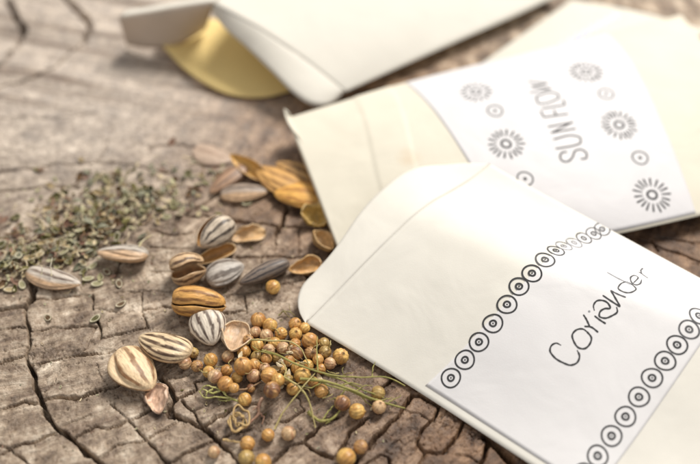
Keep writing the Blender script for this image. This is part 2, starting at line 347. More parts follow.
# ------------------------------------------------------------------ ENVELOPES
class Sheet:
    steps = (); skew = 0.
    """paper pouch: two side edges (photo px + height) with a padded profile between them"""
    def __init__(s, e0, e1, prof, amp, wr=.02, seed=0):
        s.us = np.linspace(0, 1, len(e0)); s.e0 = np.array([P(*q) for q in e0]); s.e1 = np.array([P(*q) for q in e1])
        d = np.linalg.norm(np.diff(s.e0, axis=0), axis=1); s.us = np.concatenate([[0], np.cumsum(d)])/d.sum()
        s.prof = np.array(prof); s.amp = np.array(amp); s.wr = wr; s.seed = seed
    def __call__(s, u, v):
        u = np.asarray(u, float); v = np.asarray(v, float)
        a = hermite(s.us, s.e0, u); b = hermite(s.us, s.e1, u); vv = v[..., None]
        p = a*(1-vv)+b*vv
        ve = v-s.skew*np.clip((u-.3)/.4, 0, 1)*4*v*(1-v)
        z = hermite(s.prof[:, 0], s.prof[:, 1], ve)*hermite(s.amp[:, 0], s.amp[:, 1], u)
        en = np.clip(4*v*(1-v), 0, 1)**.5
        z = z+en*(s.wr*fbm(u*5+s.seed, v*3+s.seed*2, 3)+s.wr*.5*np.abs(fbm(u*9+v*4+s.seed, v*6-u*5, 3)))
        for uu, hh in s.steps: z = z+hh*ss(uu-.004, uu+.004, u+.012*np.sin(v*5))
        p = p.copy(); p[..., 2] += z; return p
    def under(s, u, v):
        a = hermite(s.us, s.e0, u); b = hermite(s.us, s.e1, u); vv = v[..., None]
        p = a*(1-vv)+b*vv; p = p.copy(); p[..., 2] -= .018+.05*(4*v*(1-v)); return p
    def frame(s, u, v, h=1e-3):
        p = s(u, v); du = (s(u+h, v)-s(u-h, v))/(2*h); dv = (s(u, v+h)-s(u, v-h))/(2*h)
        n = np.cross(du, dv); n /= np.linalg.norm(n)
        if n[2] < 0: n = -n
        return p, du, dv, n
    def build_inv(s):
        U, Vv = np.meshgrid(np.linspace(0, 1, 160), np.linspace(0, 1, 110), indexing='ij')
        s.U = U.ravel(); s.V = Vv.ravel(); s.pp = proj(s(s.U, s.V))
    def inv(s, px, py):
        if not hasattr(s, 'U'): s.build_inv()
        i = np.argmin((s.pp[:, 0]-px)**2+(s.pp[:, 1]-py)**2); u = s.U[i]; v = s.V[i]
        for _ in range(6):
            p0 = proj(s(u, v)); h = 1e-3
            J = np.array([(proj(s(u+h, v))-p0)/h, (proj(s(u, v+h))-p0)/h]).T
            try: st = np.linalg.solve(J, np.array([px, py])-p0)
            except Exception: break
            st = np.clip(st, -.03, .03); u = float(np.clip(u+st[0], .001, .999)); v = float(np.clip(v+st[1], .001, .999))
        return u, v
    def off(s, u, v, vec, eps=.016):
        """point reached by moving vec (cm, 3D tangent) from (u,v), kept on the paper"""
        p, du, dv, n = s.frame(u, v)
        A = np.array([[du@du, du@dv], [du@dv, dv@dv]]); bb = np.array([vec@du, vec@dv])
        a, c = np.linalg.solve(A, bb)
        return s(np.clip(u+a, 0, 1), np.clip(v+c, 0, 1))+n*eps
def pouch(name, sh, mat, parent, org, nu=110, nv=70):
    U, Vv = np.meshgrid(np.linspace(0, 1, nu), np.linspace(0, 1, nv), indexing='ij')
    top = sh(U, Vv).reshape(-1, 3); bot = sh.under(U, Vv).reshape(-1, 3); n = nu*nv
    f = gridfaces(nu, nv).tolist()+gridfaces(nu, nv, n, True).tolist()
    idx = np.arange(n).reshape(nu, nv)
    for line, fl in ((idx[0], 0), (idx[-1], 1), (idx[:, 0], 1), (idx[:, -1], 0)):
        for a, b in zip(line[:-1], line[1:]):
            q = [a, b, b+n, a+n]; f.append(q if fl else q[::-1])
    o = mk(name, np.concatenate([top, bot])-org, f, mat, parent)
    return o
def ruled(name, A, B, mat, parent, org, bulge=0., n=12, th=.03, wr=.0):
    """thin sheet of paper between two lines of points"""
    A = np.asarray(A); B = np.asarray(B); m = len(A)
    t = np.linspace(0, 1, n)[:, None, None]
    g = A[None]*(1-t)+B[None]*t; g[..., 2] += (bulge*4*t*(1-t))[..., 0]
    g[..., 2] += wr*fbm(g[..., 0]*.8, g[..., 1]*.8, 2)
    top = g.reshape(-1, 3); gu = np.gradient(g, axis=0); gv = np.gradient(g, axis=1); nn = np.cross(gu, gv); nn /= (np.linalg.norm(nn, axis=-1, keepdims=True)+1e-9)
    if nn[..., 2].mean() < 0: nn = -nn
    bot = (g-nn*th).reshape(-1, 3); k = n*m
    f = gridfaces(n, m).tolist()+gridfaces(n, m, k, True).tolist()
    idx = np.arange(k).reshape(n, m)
    for line, fl in ((idx[0], 0), (idx[-1], 1), (idx[:, 0], 1), (idx[:, -1], 0)):
        for a, b in zip(line[:-1], line[1:]):
            q = [a, b, b+k, a+k]; f.append(q if fl else q[::-1])
    return mk(name, np.concatenate([top, bot])-org, f, mat, parent)
class Ink:
    def __init__(s, sh, org): s.sh = sh; s.org = org; s.v = []; s.f = []; s.m = []
    def strip(s, inner, outer, closed, m):
        k = len(s.v); n = len(inner); s.v += [*inner, *outer]
        for i in range(n if closed else n-1):
            j = (i+1) % n; s.f.append([k+i, k+j, k+n+j, k+n+i]); s.m.append(m)
    def ring(s, c, r0, r1, m=0, n=40, asp=1.):
        u, v = c; p, du, dv, nn = s.sh.frame(u, v); e1 = du/np.linalg.norm(du); e2 = np.cross(nn, e1)
        jit = lambda a: 1+.03*math.sin(a*2+u*40)+.02*math.sin(a*3+v*50)
        pts = [[s.sh.off(u, v, (e1*math.cos(a)*asp+e2*math.sin(a))*r*jit(a)) for a in np.linspace(0, 2*math.pi, n, endpoint=False)] for r in (r0, r1)]
        s.strip(pts[0], pts[1], True, m)
    def tick(s, c, a, r0, r1, w, m=0):
        u, v = c; p, du, dv, nn = s.sh.frame(u, v); e1 = du/np.linalg.norm(du); e2 = np.cross(nn, e1)
        d = e1*math.cos(a)+e2*math.sin(a); q = -e1*math.sin(a)+e2*math.cos(a)
        rs = np.linspace(r0, r1, 5); ws = w*np.array([.7, .95, 1.05, 1.2, .9])
        s.strip([s.sh.off(u, v, d*r-q*k) for r, k in zip(rs, ws)], [s.sh.off(u, v, d*r+q*k) for r, k in zip(rs, ws)], False, m)
    def stroke(s, pts, w, m=0, taper=True):
        ln = smooth_line(pts, max(10, int(len(pts)*8))); uv = [s.sh.inv(*q) for q in ln]
        Q = np.array([s.sh(*c) for c in uv]); T = np.gradient(Q, axis=0)
        a, b = [], []
        for i, c in enumerate(uv):
            n = s.sh.frame(*c)[3]; t = T[i]/(np.linalg.norm(T[i])+1e-9); q = np.cross(n, t)
            x = i/(len(uv)-1); k = w*(.75+.25*math.sin(math.pi*min(1, x*3)*.5))*(1+.12*math.sin(i*.7)) if taper else w
            if taper and (x < .04 or x > .96): k *= .6
            a.append(s.sh.off(*c, q*k)); b.append(s.sh.off(*c, -q*k))
        s.strip(a, b, False, m)
    def make(s, name, parent, mats):
        return mk(name, np.array(s.v)-s.org, s.f, mats[0], parent, mats=mats[1:], fmat=s.m, smooth=True)
def label_patch(name, sh, org, corners, mat, parent, eps=.011, nu=70, nv=70):
    """corners in (u,v): list of 4: (u0,v0),(u1,v0'),(u1',v1),(u0',v1)"""
    c = np.array(corners); s, t = np.meshgrid(np.linspace(0, 1, nu), np.linspace(0, 1, nv), indexing='ij')
    uv = (c[0]*((1-s)*(1-t))[..., None]+c[1]*(s*(1-t))[..., None]+c[2]*(s*t)[..., None]+c[3]*((1-s)*t)[..., None])
    g = sh(uv[..., 0], uv[..., 1]); a = np.gradient(g, axis=0); b = np.gradient(g, axis=1); n = np.cross(a, b); n /= np.linalg.norm(n, axis=-1, keepdims=True)
    if n[..., 2].mean() < 0: n = -n
    top = (g+n*eps).reshape(-1, 3); bot = (g+n*.0005).reshape(-1, 3); k = nu*nv
    f = gridfaces(nu, nv).tolist(); idx = np.arange(k).reshape(nu, nv)
    for line, fl in ((idx[0], 0), (idx[-1], 1), (idx[:, 0], 1), (idx[:, -1], 0)):
        for p, q in zip(line[:-1], line[1:]):
            w = [p, q, q+k, p+k]; f.append(w if fl else w[::-1])
    return mk(name, np.concatenate([top, bot])-org, f, mat, parent)

CREAM = (.81, .78, .71)
# --- coriander envelope
orgA = P(430, 300)*np.array([1, 1, 0])
envA = empty('seed_envelope', orgA)
tag(envA, 'nearest cream paper envelope with coriander written on its ringed white label', 'envelope', 'paper seed envelopes')
M_pA = paper_mat('cream_paper', CREAM, .03, .12)
PROF_A = [(0, 0), (.05, .08), (.12, .21), (.3, .58), (.45, .83), (.58, .95), (.66, .83), (.76, .48), (.87, .16), (.95, .03), (1, 0)]
shA = Sheet([(306, 323, .25), (400, 380, .14), (530, 464, .14), (700, 574, .14), (860, 678, .14)],
            [(490, 164, 1.5), (540, 192, 1.25), (612, 230.5, .95), (730, 294, .7), (900, 385, .55)],
            PROF_A, [(0, .68), (.08, .8), (.2, 1), (.6, 1.05), (.85, .9), (1, .25)], .03, 3)
shA.skew = .19
bodyA = pouch('paper_body', shA, M_pA, envA, orgA)
vv = np.linspace(0, 1, 46)
hingeA = shA(np.zeros(46), vv)
outA = smooth_line([(306, 324), (300, 314), (297.5, 301), (301, 288), (315, 272), (331, 254), (344, 236), (356, 218), (370, 201), (385, 187), (400, 175), (417, 167.5), (445, 164.5), (475, 163), (490, 164)], 46)
zo = hermite([0, .15, .35, .6, .8, 1], [.27, .4, .93, 1.38, 1.42, 1.49], np.linspace(0, 1, 46))
outA = np.array([P(a, b, z) for (a, b), z in zip(outA, zo)])
ruled('flap', hingeA, outA, M_pA, envA, orgA, .02, 14, .02, .02)
cA = [shA.inv(422, 386), shA.inv(620, 464), shA.inv(712, 331), shA.inv(600, 219.5)]
u0 = shA.inv(424, 388)[0]; u3 = shA.inv(592, 221)[0]; u1 = shA.inv(628, 454)[0]; u2 = shA.inv(700, 348)[0]
slope = (u2-u1)/(shA.inv(700, 348)[1]-shA.inv(628, 454)[1]+1e-6); u1b = u1-slope*shA.inv(628, 454)[1]
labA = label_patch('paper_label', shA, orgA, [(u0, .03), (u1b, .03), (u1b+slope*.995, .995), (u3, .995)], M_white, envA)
labA['label'] = 'white label reading Coriander between two rows of rings'
inkA = Ink(shA, orgA)
def target(ink, px, py, m, R=.262):
    c = ink.sh.inv(px, py); ink.ring(c, R*.83, R, m); ink.ring(c, R*.20, R*.40, m, 24)
    u, v = c; ink.tick(c, .4, -.02, .02, .02, m)
for k, (a, b) in enumerate([(451, 378), (465, 360), (479, 342), (493, 323.5), (507, 304.5), (519, 286.5), (532, 273.3), (545, 259.8), (556, 250.7), (563.7, 246.3), (574, 243), (583.6, 238.6), (593.4, 233.9), (602, 229.4)]):
    target(inkA, a, b, 0 if k < 7 else (2 if k in (9, 10) else 1), .262 if k < 8 else .24)
inkA.make('printed_rings', labA, [M_ink, M_ink2, M_ink3]); inkA = Ink(shA, orgA)
for k, (a, b) in enumerate([(584, 474), (597.6, 456), (611.5, 436), (625.4, 416.7), (638.8, 397), (652, 378), (665, 361), (677, 345), (689, 329.5), (699, 316)]):
    target(inkA, a, b, 0 if k < 8 else 1)
inkA.make('printed_rings', labA, [M_ink, M_ink2, M_ink3])
hw = Ink(shA, orgA)
def GL(cx, cy, q): return [(cx+50*(a*.62-b*.82), cy+50*(-a*.66-b*.57)) for a, b in q]
def T(pts, ox, oy, s): return [(ox+a/s, oy+b/s) for a, b in pts]
for pts, m in [([(98,350),(75,340),(54,350),(46,372),(66,405),(105,430),(145,442),(172,430),(183,400),(172,372)], 0),
               ([(222,292),(200,275),(170,278),(150,300),(158,335),(180,362),(208,365),(230,345),(238,315),(222,292),(210,280)], 0),
               ([(205,262),(235,265),(270,290)], 0), ([(200,207),(212,225),(222,245),(230,263)], 0), ([(252,213),(278,233),(305,250)], 0),
               ([(252,190),(248,165),(262,145),(290,142),(315,155),(325,178),(300,180),(278,195),(275,215),(298,224),(335,212),(358,195),(355,172)], 0),
               ([(290,118),(330,145),(372,172)], 0), ([(372,170),(350,133),(328,95)], 0), ([(326,95),(360,113),(398,128)], 1),
               ([(400,55),(375,65),(362,85),(385,102),(425,104),(445,90),(430,72),(402,56)], 1), ([(310,12),(365,42),(420,68)], 2),
               (GL(444,50,[(-.4,0),(.4,.06),(.3,.45),(-.05,.55),(-.4,.2),(-.4,-.25),(0,-.5),(.4,-.35)]), 1), (GL(484,18,[(-.2,-.55),(-.2,0),(-.2,.5)]), 1), (GL(484,18,[(-.2,.15),(.05,.45),(.35,.45)]), 1)]:
    hw.stroke(T(pts, 540, 270, 4.64), .023 if m == 0 else .020, m)
hw.ring(shA.inv(540+228/4.64, 270+193/4.64), .0, .03, 2, 12)
hw.make('lettering', labA, [M_ink, M_ink2, M_ink3])

# --- sunflower envelope
orgB = P(500, 150)*np.array([1, 1, 0])
envB = empty('seed_envelope', orgB)
tag(envB, 'cream paper envelope with sunflower printed between stars on its label, under the nearest one', 'envelope', 'paper seed envelopes')
st = P(408, 160, 1.1)-orgB
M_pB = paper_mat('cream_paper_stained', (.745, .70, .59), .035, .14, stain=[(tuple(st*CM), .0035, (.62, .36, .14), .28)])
PROF_B = [(0, 0), (.06, .15), (.2, .38), (.4, .60), (.6, .68), (.72, .62), (.82, .47), (.92, .24), (1, 0)]
shB = Sheet([(351, 283, .3), (470, 262, .35), (625, 232.5, .5), (700, 215.5, .5), (800, 192, .4)],
            [(287, 118, .9), (400, 84, .9), (520, 54, .9), (610, 32, .9), (681, 15, .85)],
            PROF_B, [(0, .25), (.15, .7), (.35, 1), (.7, 1), (.9, .7), (1, .3)], .035, 8)
shB.steps = ((.13, .035), (.21, -.03))
bodyB = pouch('paper_body', shB, M_pB, envB, orgB, 240, 70)
hv = np.linspace(0, 1, 36)
hB = shB(np.zeros(36)+.008, hv)-np.array([0, 0, .04])
oB = smooth_line([(351, 284), (343, 258), (334, 228), (323, 190), (312, 158), (303, 141), (293, 131), (287, 122), (284.5, 108), (290, 113)], 36)
zb = hermite([0, .5, .8, 1], [.3, .55, .95, 1.15], np.linspace(0, 1, 36)); oB = np.array([P(a, b, z) for (a, b), z in zip(oB, zb)])
ruled('curled_lip', hB, oB, M_pB, envB, orgB, .03, 8, .03)
ub0 = [shB.inv(*q) for q in [(472, 168), (462, 132), (442, 102), (405, 82.5)]]
ub1 = [shB.inv(*q) for q in [(696, 214), (672, 150), (641, 92), (616, 42)]]
sl0 = (ub0[3][0]-ub0[0][0])/(ub0[3][1]-ub0[0][1]); sl1 = (ub1[3][0]-ub1[0][0])/(ub1[3][1]-ub1[0][1])
a0 = ub0[3][0]-sl0*ub0[3][1]; a1 = ub1[3][0]-sl1*ub1[3][1]
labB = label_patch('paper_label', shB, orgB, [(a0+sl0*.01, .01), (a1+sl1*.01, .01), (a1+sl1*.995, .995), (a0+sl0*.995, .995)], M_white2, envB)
labB['label'] = 'white label with printed stars, circles and the word sunflower'
inkB = Ink(shB, orgB)
def star(px, py, m, R=.55, n=18, ph=0.):
    c = shB.inv(px, py); inkB.ring(c, .105, .175, m, 30)
    for i in range(n): inkB.tick(c, ph+i*2*math.pi/n+.05*math.sin(i*5), .29, R*(1+.05*math.sin(i*3.1)), .026, m)
def dot(a, b, m): c = shB.inv(a, b); inkB.ring(c, .21, .252, m); inkB.ring(c, 0, .055, m, 16)
star(506, 144, 0, .55, 18, .1); star(476, 92, 1, .5, 16); dot(495, 111, 0); dot(525, 179, 0)
inkB.make('printed_stars', labB, [M_ink, M_ink2, M_ink3]); inkB = Ink(shB, orgB)
star(619, 125, 0, .56, 19); star(652, 195, 0, .57, 18, .2); star(586, 72, 0, .55, 18); dot(640, 158, 0); dot(606, 94, 0)
inkB.make('printed_stars', labB, [M_ink, M_ink2, M_ink3])
lt = Ink(shB, orgB)
for pts, m in [([(214,418),(236,414),(238,396),(214,378),(188,386),(180,408),(160,428),(136,426),(126,408),(134,392),(154,388)], 0),
               ([(108,375),(150,368),(190,360),(212,350),(210,328),(186,320),(98,335)], 0),
               ([(88,308),(192,290)], 0), ([(90,308),(180,262)], 0), ([(75,283),(178,264)], 0),
               ([(58,242),(160,228)], 0), ([(58,242),(44,215)], 0), ([(110,234),(100,212)], 0), ([(50,206),(148,190)], 0), ([(148,190),(138,168)], 0),
               ([(28,168),(36,184),(60,184),(100,172),(122,158),(114,144),(92,138),(44,148),(26,158),(28,168)], 0),
               ([(-2,140),(90,122)], 1), ([(90,122),(4,114)], 0), ([(4,114),(74,100)], 0), ([(74,100),(-8,92)], 0)]:
    lt.stroke(T(pts, 530, 60, 4.214), .026, m, False)
lt.make('lettering', labB, [M_ink, M_ink2, M_ink3])

# --- far open envelope
orgC = P(380, 60)*np.array([1, 1, 0])
envC = empty('seed_envelope', orgC)
tag(envC, 'far open cream envelope with gaping mouth and golden glow painted inside', 'envelope', 'paper seed envelopes')
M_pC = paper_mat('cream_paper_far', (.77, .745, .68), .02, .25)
M_in = paper_mat('inside_painted_glow', (.97, .79, .36), .03, .3, rough=.9)  # yellow of light passing through and between the paper, painted as colour
shC = Sheet([(345, 92, .55), (400, 67, .5), (460, 40, .5), (523, 12, .5), (560, -6, .5)],
            [(214, 3, 2.3), (262, -40, 1.6), (330, -95, 1.0), (400, -150, .8), (440, -180, .7)],
            [(0, 0), (.1, .25), (.3, .55), (.6, .6), (.85, .3), (1, 0)], [(0, .35), (.2, .9), (.6, 1), (1, .3)], .03, 5)
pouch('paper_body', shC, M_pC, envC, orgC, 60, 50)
cv = np.linspace(0, 1, 30)
hc = shC(np.zeros(30)+.002, cv)
oc = smooth_line([(342, 95), (334, 102), (322, 106), (308, 103), (296, 95), (272, 72), (245, 46), (222, 25), (212, 12)], 30)
oc = np.array([P(a, b, z) for (a, b), z in zip(oc, np.linspace(.45, 1.9, 30))])
o = ruled('mouth_edge', hc, oc, M_pC, envC, orgC, .05, 8, .03); o['label'] = 'turned down paper edge of the open mouth'
# lower panel seen through the mouth, golden glow painted into its colour
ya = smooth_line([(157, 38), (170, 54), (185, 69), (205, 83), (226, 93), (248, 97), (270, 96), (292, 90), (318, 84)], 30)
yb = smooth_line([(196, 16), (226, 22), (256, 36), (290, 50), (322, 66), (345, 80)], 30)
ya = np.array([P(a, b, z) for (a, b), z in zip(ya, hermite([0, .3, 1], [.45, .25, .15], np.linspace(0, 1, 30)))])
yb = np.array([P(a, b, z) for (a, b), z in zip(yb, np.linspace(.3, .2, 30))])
o = ruled('inner_panel', ya, yb, M_in, envC, orgC, .0, 10, .03); o['label'] = 'inside of the open envelope with golden yellow glow painted on'
fa = smooth_line([(119, 17), (150, 12), (185, 6), (214, 2)], 20); fb = smooth_line([(127, 44), (150, 47.5), (178, 44), (205, 28)], 20)
fa = np.array([P(a, b, z) for (a, b), z in zip(fa, np.linspace(1.6, 2.25, 20))]); fb = np.array([P(a, b, z) for (a, b), z in zip(fb, np.linspace(.12, .5, 20))])
M_fl = paper_mat('flap_painted_shade', (.60, .50, .41), .08, .1)  # tan instead of cream: the shade on the flap front painted in
o = ruled('flap', fa, fb, M_fl, envC, orgC, .0, 8, .05); o['label'] = 'folded flap with shade painted on its front beside the open mouth'
# its top face catches the light along the fold
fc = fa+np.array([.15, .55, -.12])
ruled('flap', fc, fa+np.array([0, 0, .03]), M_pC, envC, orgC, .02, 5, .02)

# --- envelope behind the sunflower one
orgD = P(580, 30)*np.array([1, 1, 0])
envD = empty('seed_envelope', orgD)
tag(envD, 'cream envelope half hidden behind the sunflower one with faint blue writing', 'envelope', 'paper seed envelopes')
shD = Sheet([(450, 86, .25), (500, 50, .3), (540, 22, .3), (571, 0, .3)], [(610, 130, .25), (650, 88, .3), (680, 56, .3), (706, 30, .3)],
            [(0, 0), (.15, .25), (.5, .5), (.85, .25), (1, 0)], [(0, .3), (.5, .7), (1, .25)], .02, 6)
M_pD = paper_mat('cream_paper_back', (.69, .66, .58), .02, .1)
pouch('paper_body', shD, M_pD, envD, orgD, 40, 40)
ld = Ink(shD, orgD)
for k in range(9):
    a = 556+k*7.4; b = 50-k*4.0
    ld.stroke([(a-3, b+2), (a-1, b-4), (a+2, b+1), (a+4, b-3)], .035, 0, False)
ld.make('lettering', envD, [M_blue])

# ------------------------------------------------------------------ SEEDS
def orient(a_px, b_px, z=.15):
    A = P(*a_px, z); B = P(*b_px, z); d = B-A; return (A+B)/2, float(np.linalg.norm(d[:2])), math.atan2(d[1], d[0])
def stripes(ang, t, base, dark, n, wd, seed, pale=None):
    base = np.array(base); dark = np.array(dark)
    s = .5+.5*np.cos(ang*n+.5*np.sin(t*5+seed)+.35*vnoise(t*9+seed, ang*2)*3)
    k = ss(1-wd, 1-wd+.14, s)*ss(.03, .16, t)*(1-ss(.80, .99, t)*.6)
    k = k*(.75+.5*(vnoise(t*12+seed, ang*5)+.5)*.7); k = np.clip(k, 0, 1)[..., None]
    c = base*(1-k)+dark*k
    c = c*(1+.22*vnoise(t*6+seed*3, ang*3+seed))[..., None]
    if pale is not None:
        q = ss(.86, 1., t)[..., None]; c = c*(1-q)+np.array(pale)*q
    return np.clip(c, 0, 1)
def width_profile(t): return np.power(np.clip(t, 1e-6, 1), .66)*np.power(np.clip(1-t, 0, 1), .44)*2.06
def seed_mesh(L_, W_, T_, seed, base, dark, n=9, wd=.4, groove=.12, pale=None, nt=44, na=72, dent=.0, side=0):
    """x along the seed from the pointed end (t=0) to the blunt end, z up, centre at the middle"""
    t = np.linspace(0, 1, nt); a = np.linspace(0, 2*math.pi, na, endpoint=False)
    TT, AA = np.meshgrid(t, a, indexing='ij'); w = width_profile(TT)
    w = np.clip(w, .0, 1.05)
    ca, sa = np.cos(AA), np.sin(AA)
    rr = 1-groove*np.exp(-((np.sin(AA)-.55+.25*np.sin(TT*3+seed))/.13)**2)*(np.cos(AA+.2) > -2)*np.sin(TT*math.pi)-dent*np.exp(-((AA-1.7)/.5)**2-((TT-.55)/.3)**2)
    rr = rr+.035*np.sin(AA*5+seed)*np.sin(TT*math.pi)+.06*fbm(TT*3+seed, ca*1.5+seed+sa, 2)
    yy = np.sign(ca)*np.abs(ca)**1.0*W_/2*w*rr
    zz = sa*np.abs(sa)**.12*T_/2*np.power(w, .85)*rr
    xx = (TT-.5)*L_
    bend = .06*L_*np.sin(seed*1.7)*np.sin(TT*math.pi)
    V_ = np.stack([xx, yy+bend, zz], -1).reshape(-1, 3)
    c = stripes(AA, TT, base, dark, n, wd, seed, pale)
    fl = (ss(.1, -.5, np.sin(AA)+.25*fbm(TT*3, ca+seed, 2))*.75)[..., None]; c = c*(1-fl)+np.array((.60, .38, .21))*fl
    f2 = (ss(.25, .5, side*np.cos(AA)+.2*fbm(TT*2+seed, ca, 2))*.85)[..., None]; c = (c*(1-f2)+np.array((.66, .43, .25))*f2*(1+.25*vnoise(TT*20, AA*3))[..., None]).reshape(-1, 3)
    f = gridfaces(nt, na, 0, False, True).tolist(); f.append(list(range(na))[::-1]) if False else None
    return V_, f, c
def shell_mesh(L_, W_, T_, seed, outer, inner, dark=None, n=9, cover=1.12, nt=36, na=40, th=.035, lift=.0, crumple=.1):
    """one hull half: a boat opening towards +z"""
    t = np.linspace(0.0, 1, nt); a = np.linspace(-math.pi/2*cover, math.pi/2*cover, na)
    TT, AA = np.meshgrid(t, a, indexing='ij'); w = np.clip(width_profile(TT), .02, 1.05)
    rr = 1+crumple*fbm(TT*3+seed, AA*1.3+seed, 3)
    def pt(k):
        y = np.sin(AA)*(W_/2-k)*w*rr; z = -np.cos(AA)*(T_-k)*np.power(w, .8)*rr
        x = (TT-.5)*(L_-2*k); return np.stack([x, y, z], -1)
    # rim folds slightly inwards and waves
    o = pt(0); i = pt(th)
    wave = lift*np.sin(TT*7+seed)*(np.abs(AA)/1.6)**3
    o[..., 2] += wave; i[..., 2] += wave
    k = nt*na; V_ = np.concatenate([o.reshape(-1, 3), i.reshape(-1, 3)])
    f = gridfaces(nt, na, 0, True).tolist()+gridfaces(nt, na, k).tolist()
    idx = np.arange(k).reshape(nt, na)
    for line, fl in ((idx[0], 1), (idx[-1], 0), (idx[:, 0], 0), (idx[:, -1], 1)):
        for p, q in zip(line[:-1], line[1:]):
            r = [p, q, q+k, p+k]; f.append(r if fl else r[::-1])
    co = stripes(AA, TT, outer, dark if dark is not None else np.array(outer)*.5, n, .35, seed)
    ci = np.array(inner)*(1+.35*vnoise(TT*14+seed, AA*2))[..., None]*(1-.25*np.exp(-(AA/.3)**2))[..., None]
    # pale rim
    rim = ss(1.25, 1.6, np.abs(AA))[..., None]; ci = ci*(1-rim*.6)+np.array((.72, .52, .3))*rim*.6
    return V_, f, np.clip(np.concatenate([co.reshape(-1, 3), ci.reshape(-1, 3)]), 0, 1)
GREY = (.50, .44, .37); CHAR = (.075, .055, .042); CREAMS = (.74, .60, .43); TAN = (.62, .38, .17); BROWN = (.12, .065, .035); GOLD = (.60, .33, .12)
def place(o, c, yaw, roll=0, pitch=0, z=0):
    o.rotation_mode = 'QUATERNION'
    q = Matrix.Rotation(yaw, 3, 'Z') @ Matrix.Rotation(pitch, 3, 'Y') @ Matrix.Rotation(roll, 3, 'X')
    o.rotation_quaternion = q.to_quaternion(); o.location = Vector((c[0], c[1], z))*CM; return q
def rest(vs, q, c, sink=.015):
    R = np.array(q); w = np.asarray(vs)@R.T; zmin = w[:, 2].min()
    return ground(c[0], c[1])-zmin-sink
def sun_seed(tip, blunt, wpx, base, dark, label, n=9, wd=.4, roll=0, pitch=0, T_=.0, seed=1, pale=None, groove=.12, name='sunflower_seed', cat='seed', lift=0, dent=0., side=0):
    c, Ln, yaw = orient(tip, blunt); W_ = wpx/pxcm((tip[1]+blunt[1])/2)*1.2
    T_ = T_*.88 or W_*.56
    v, f, col = seed_mesh(Ln, W_, T_, seed, base, dark, n, wd, groove, pale, dent=dent, side=side)
    o = mk(name, v, f, M_seed, cols=col); q = place(o, c, yaw, roll, pitch); z = rest(v, q, c)
    zc = z+lift; c2, _, _ = orient(tip, blunt, zc); o.location = Vector((c2[0], c2[1], zc))*CM
    tag(o, label, cat, 'sunflower seeds and hulls on the wood'); return o
def hull(tip, blunt, wpx, outer, inner, label, seed=1, roll=0, pitch=0, dark=None, T_=0, halves=1, openang=.35, name='seed_hull', crumple=.12, lift=0, cover=1.12, wave=.03):
    c, Ln, yaw = orient(tip, blunt); W_ = wpx/pxcm((tip[1]+blunt[1])/2)*1.03; T_ = T_ or W_*.42
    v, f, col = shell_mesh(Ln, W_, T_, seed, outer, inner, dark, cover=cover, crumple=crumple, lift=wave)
    if halves == 1:
        o = mk(name, v, f, M_seed, cols=col); q = place(o, c, yaw, roll, pitch); z = rest(v, q, c)+lift
        c2, _, _ = orient(tip, blunt, z); o.location = Vector((c2[0], c2[1], z))*CM
        tag(o, label, 'seed', 'sunflower seeds and hulls on the wood'); return o
    e = empty(name, c); e.rotation_mode = 'QUATERNION'
    q = Matrix.Rotation(yaw, 3, 'Z') @ Matrix.Rotation(pitch, 3, 'Y') @ Matrix.Rotation(roll, 3, 'X'); e.rotation_quaternion = q.to_quaternion()
    z = rest(v, q, c)+lift; c2, _, _ = orient(tip, blunt, z); e.location = Vector((c2[0], c2[1], z))*CM
    mk('hull_half', v, f, M_seed, e, cols=col)
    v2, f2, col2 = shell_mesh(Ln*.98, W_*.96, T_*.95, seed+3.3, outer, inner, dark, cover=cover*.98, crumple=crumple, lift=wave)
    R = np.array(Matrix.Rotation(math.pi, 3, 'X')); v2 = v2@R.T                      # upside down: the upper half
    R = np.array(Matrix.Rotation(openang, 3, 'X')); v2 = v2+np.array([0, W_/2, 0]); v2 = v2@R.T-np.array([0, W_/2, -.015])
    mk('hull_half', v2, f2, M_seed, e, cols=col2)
    tag(e, label, 'seed', 'sunflower seeds and hulls on the wood'); return e

sun_seed((152,389),(121,350),38,(.78,.58,.36),(.24,.12,.05),'cream sunflower seed with two brown stripes, nearest of all beside a pink chip',n=8,wd=.34,seed=1.3,T_=.72,roll=.25,groove=.22)
sun_seed((139,337),(191,354),32,(.76,.58,.37),(.08,.04,.02),'plump sunflower seed with dark brown and white stripes right of the nearest cream one',n=12,wd=.52,seed=2.1,T_=.66,roll=-.35,groove=.14)
sun_seed((213,343),(202,312),31,(.72,.63,.52),(.12,.08,.06),'small round white sunflower seed with charcoal stripes pointing at the coriander',n=11,wd=.36,seed=3.4,T_=.62,pitch=-.25,groove=.1)
hull((226,306),(172,301),30,(.66,.35,.10),(.42,.21,.07),'large golden brown sunflower hull split lengthwise above the white striped seed',seed=4.2,halves=2,openang=.2,roll=.5,T_=.40,dark=(.25,.11,.03))
hull((206,268),(171,276),25,(.62,.42,.24),(.40,.20,.07),'hollow tan hull gaping open to the left of the plump grey seed',seed=5.1,halves=2,openang=.6,roll=.45,T_=.36,dark=BROWN)
sun_seed((244,265),(207,281),27,(.47,.42,.37),(.14,.11,.09),'plump grey sunflower seed between a hollow hull and a long dark one',n=6,wd=.42,seed=6.6,T_=.58,groove=.2)
hull((238,284),(289,262),18,(.20,.155,.125),(.50,.36,.24),'long dark charcoal hull lying behind a single coriander ball',seed=7.2,halves=2,openang=.3,roll=.5,T_=.26,dark=(.05,.04,.04))
hull((197,246),(229,222),29,(.60,.50,.39),(.50,.28,.11),'grey striped hull open on a golden side, topmost of the hull cluster',seed=8.4,halves=2,openang=.5,roll=.55,T_=.42,dark=CHAR)
hull((193,263),(236,246),15,(.66,.44,.22),(.48,.26,.09),'slim golden hull half under the grey striped open one',seed=9.7,roll=.5,T_=.26)
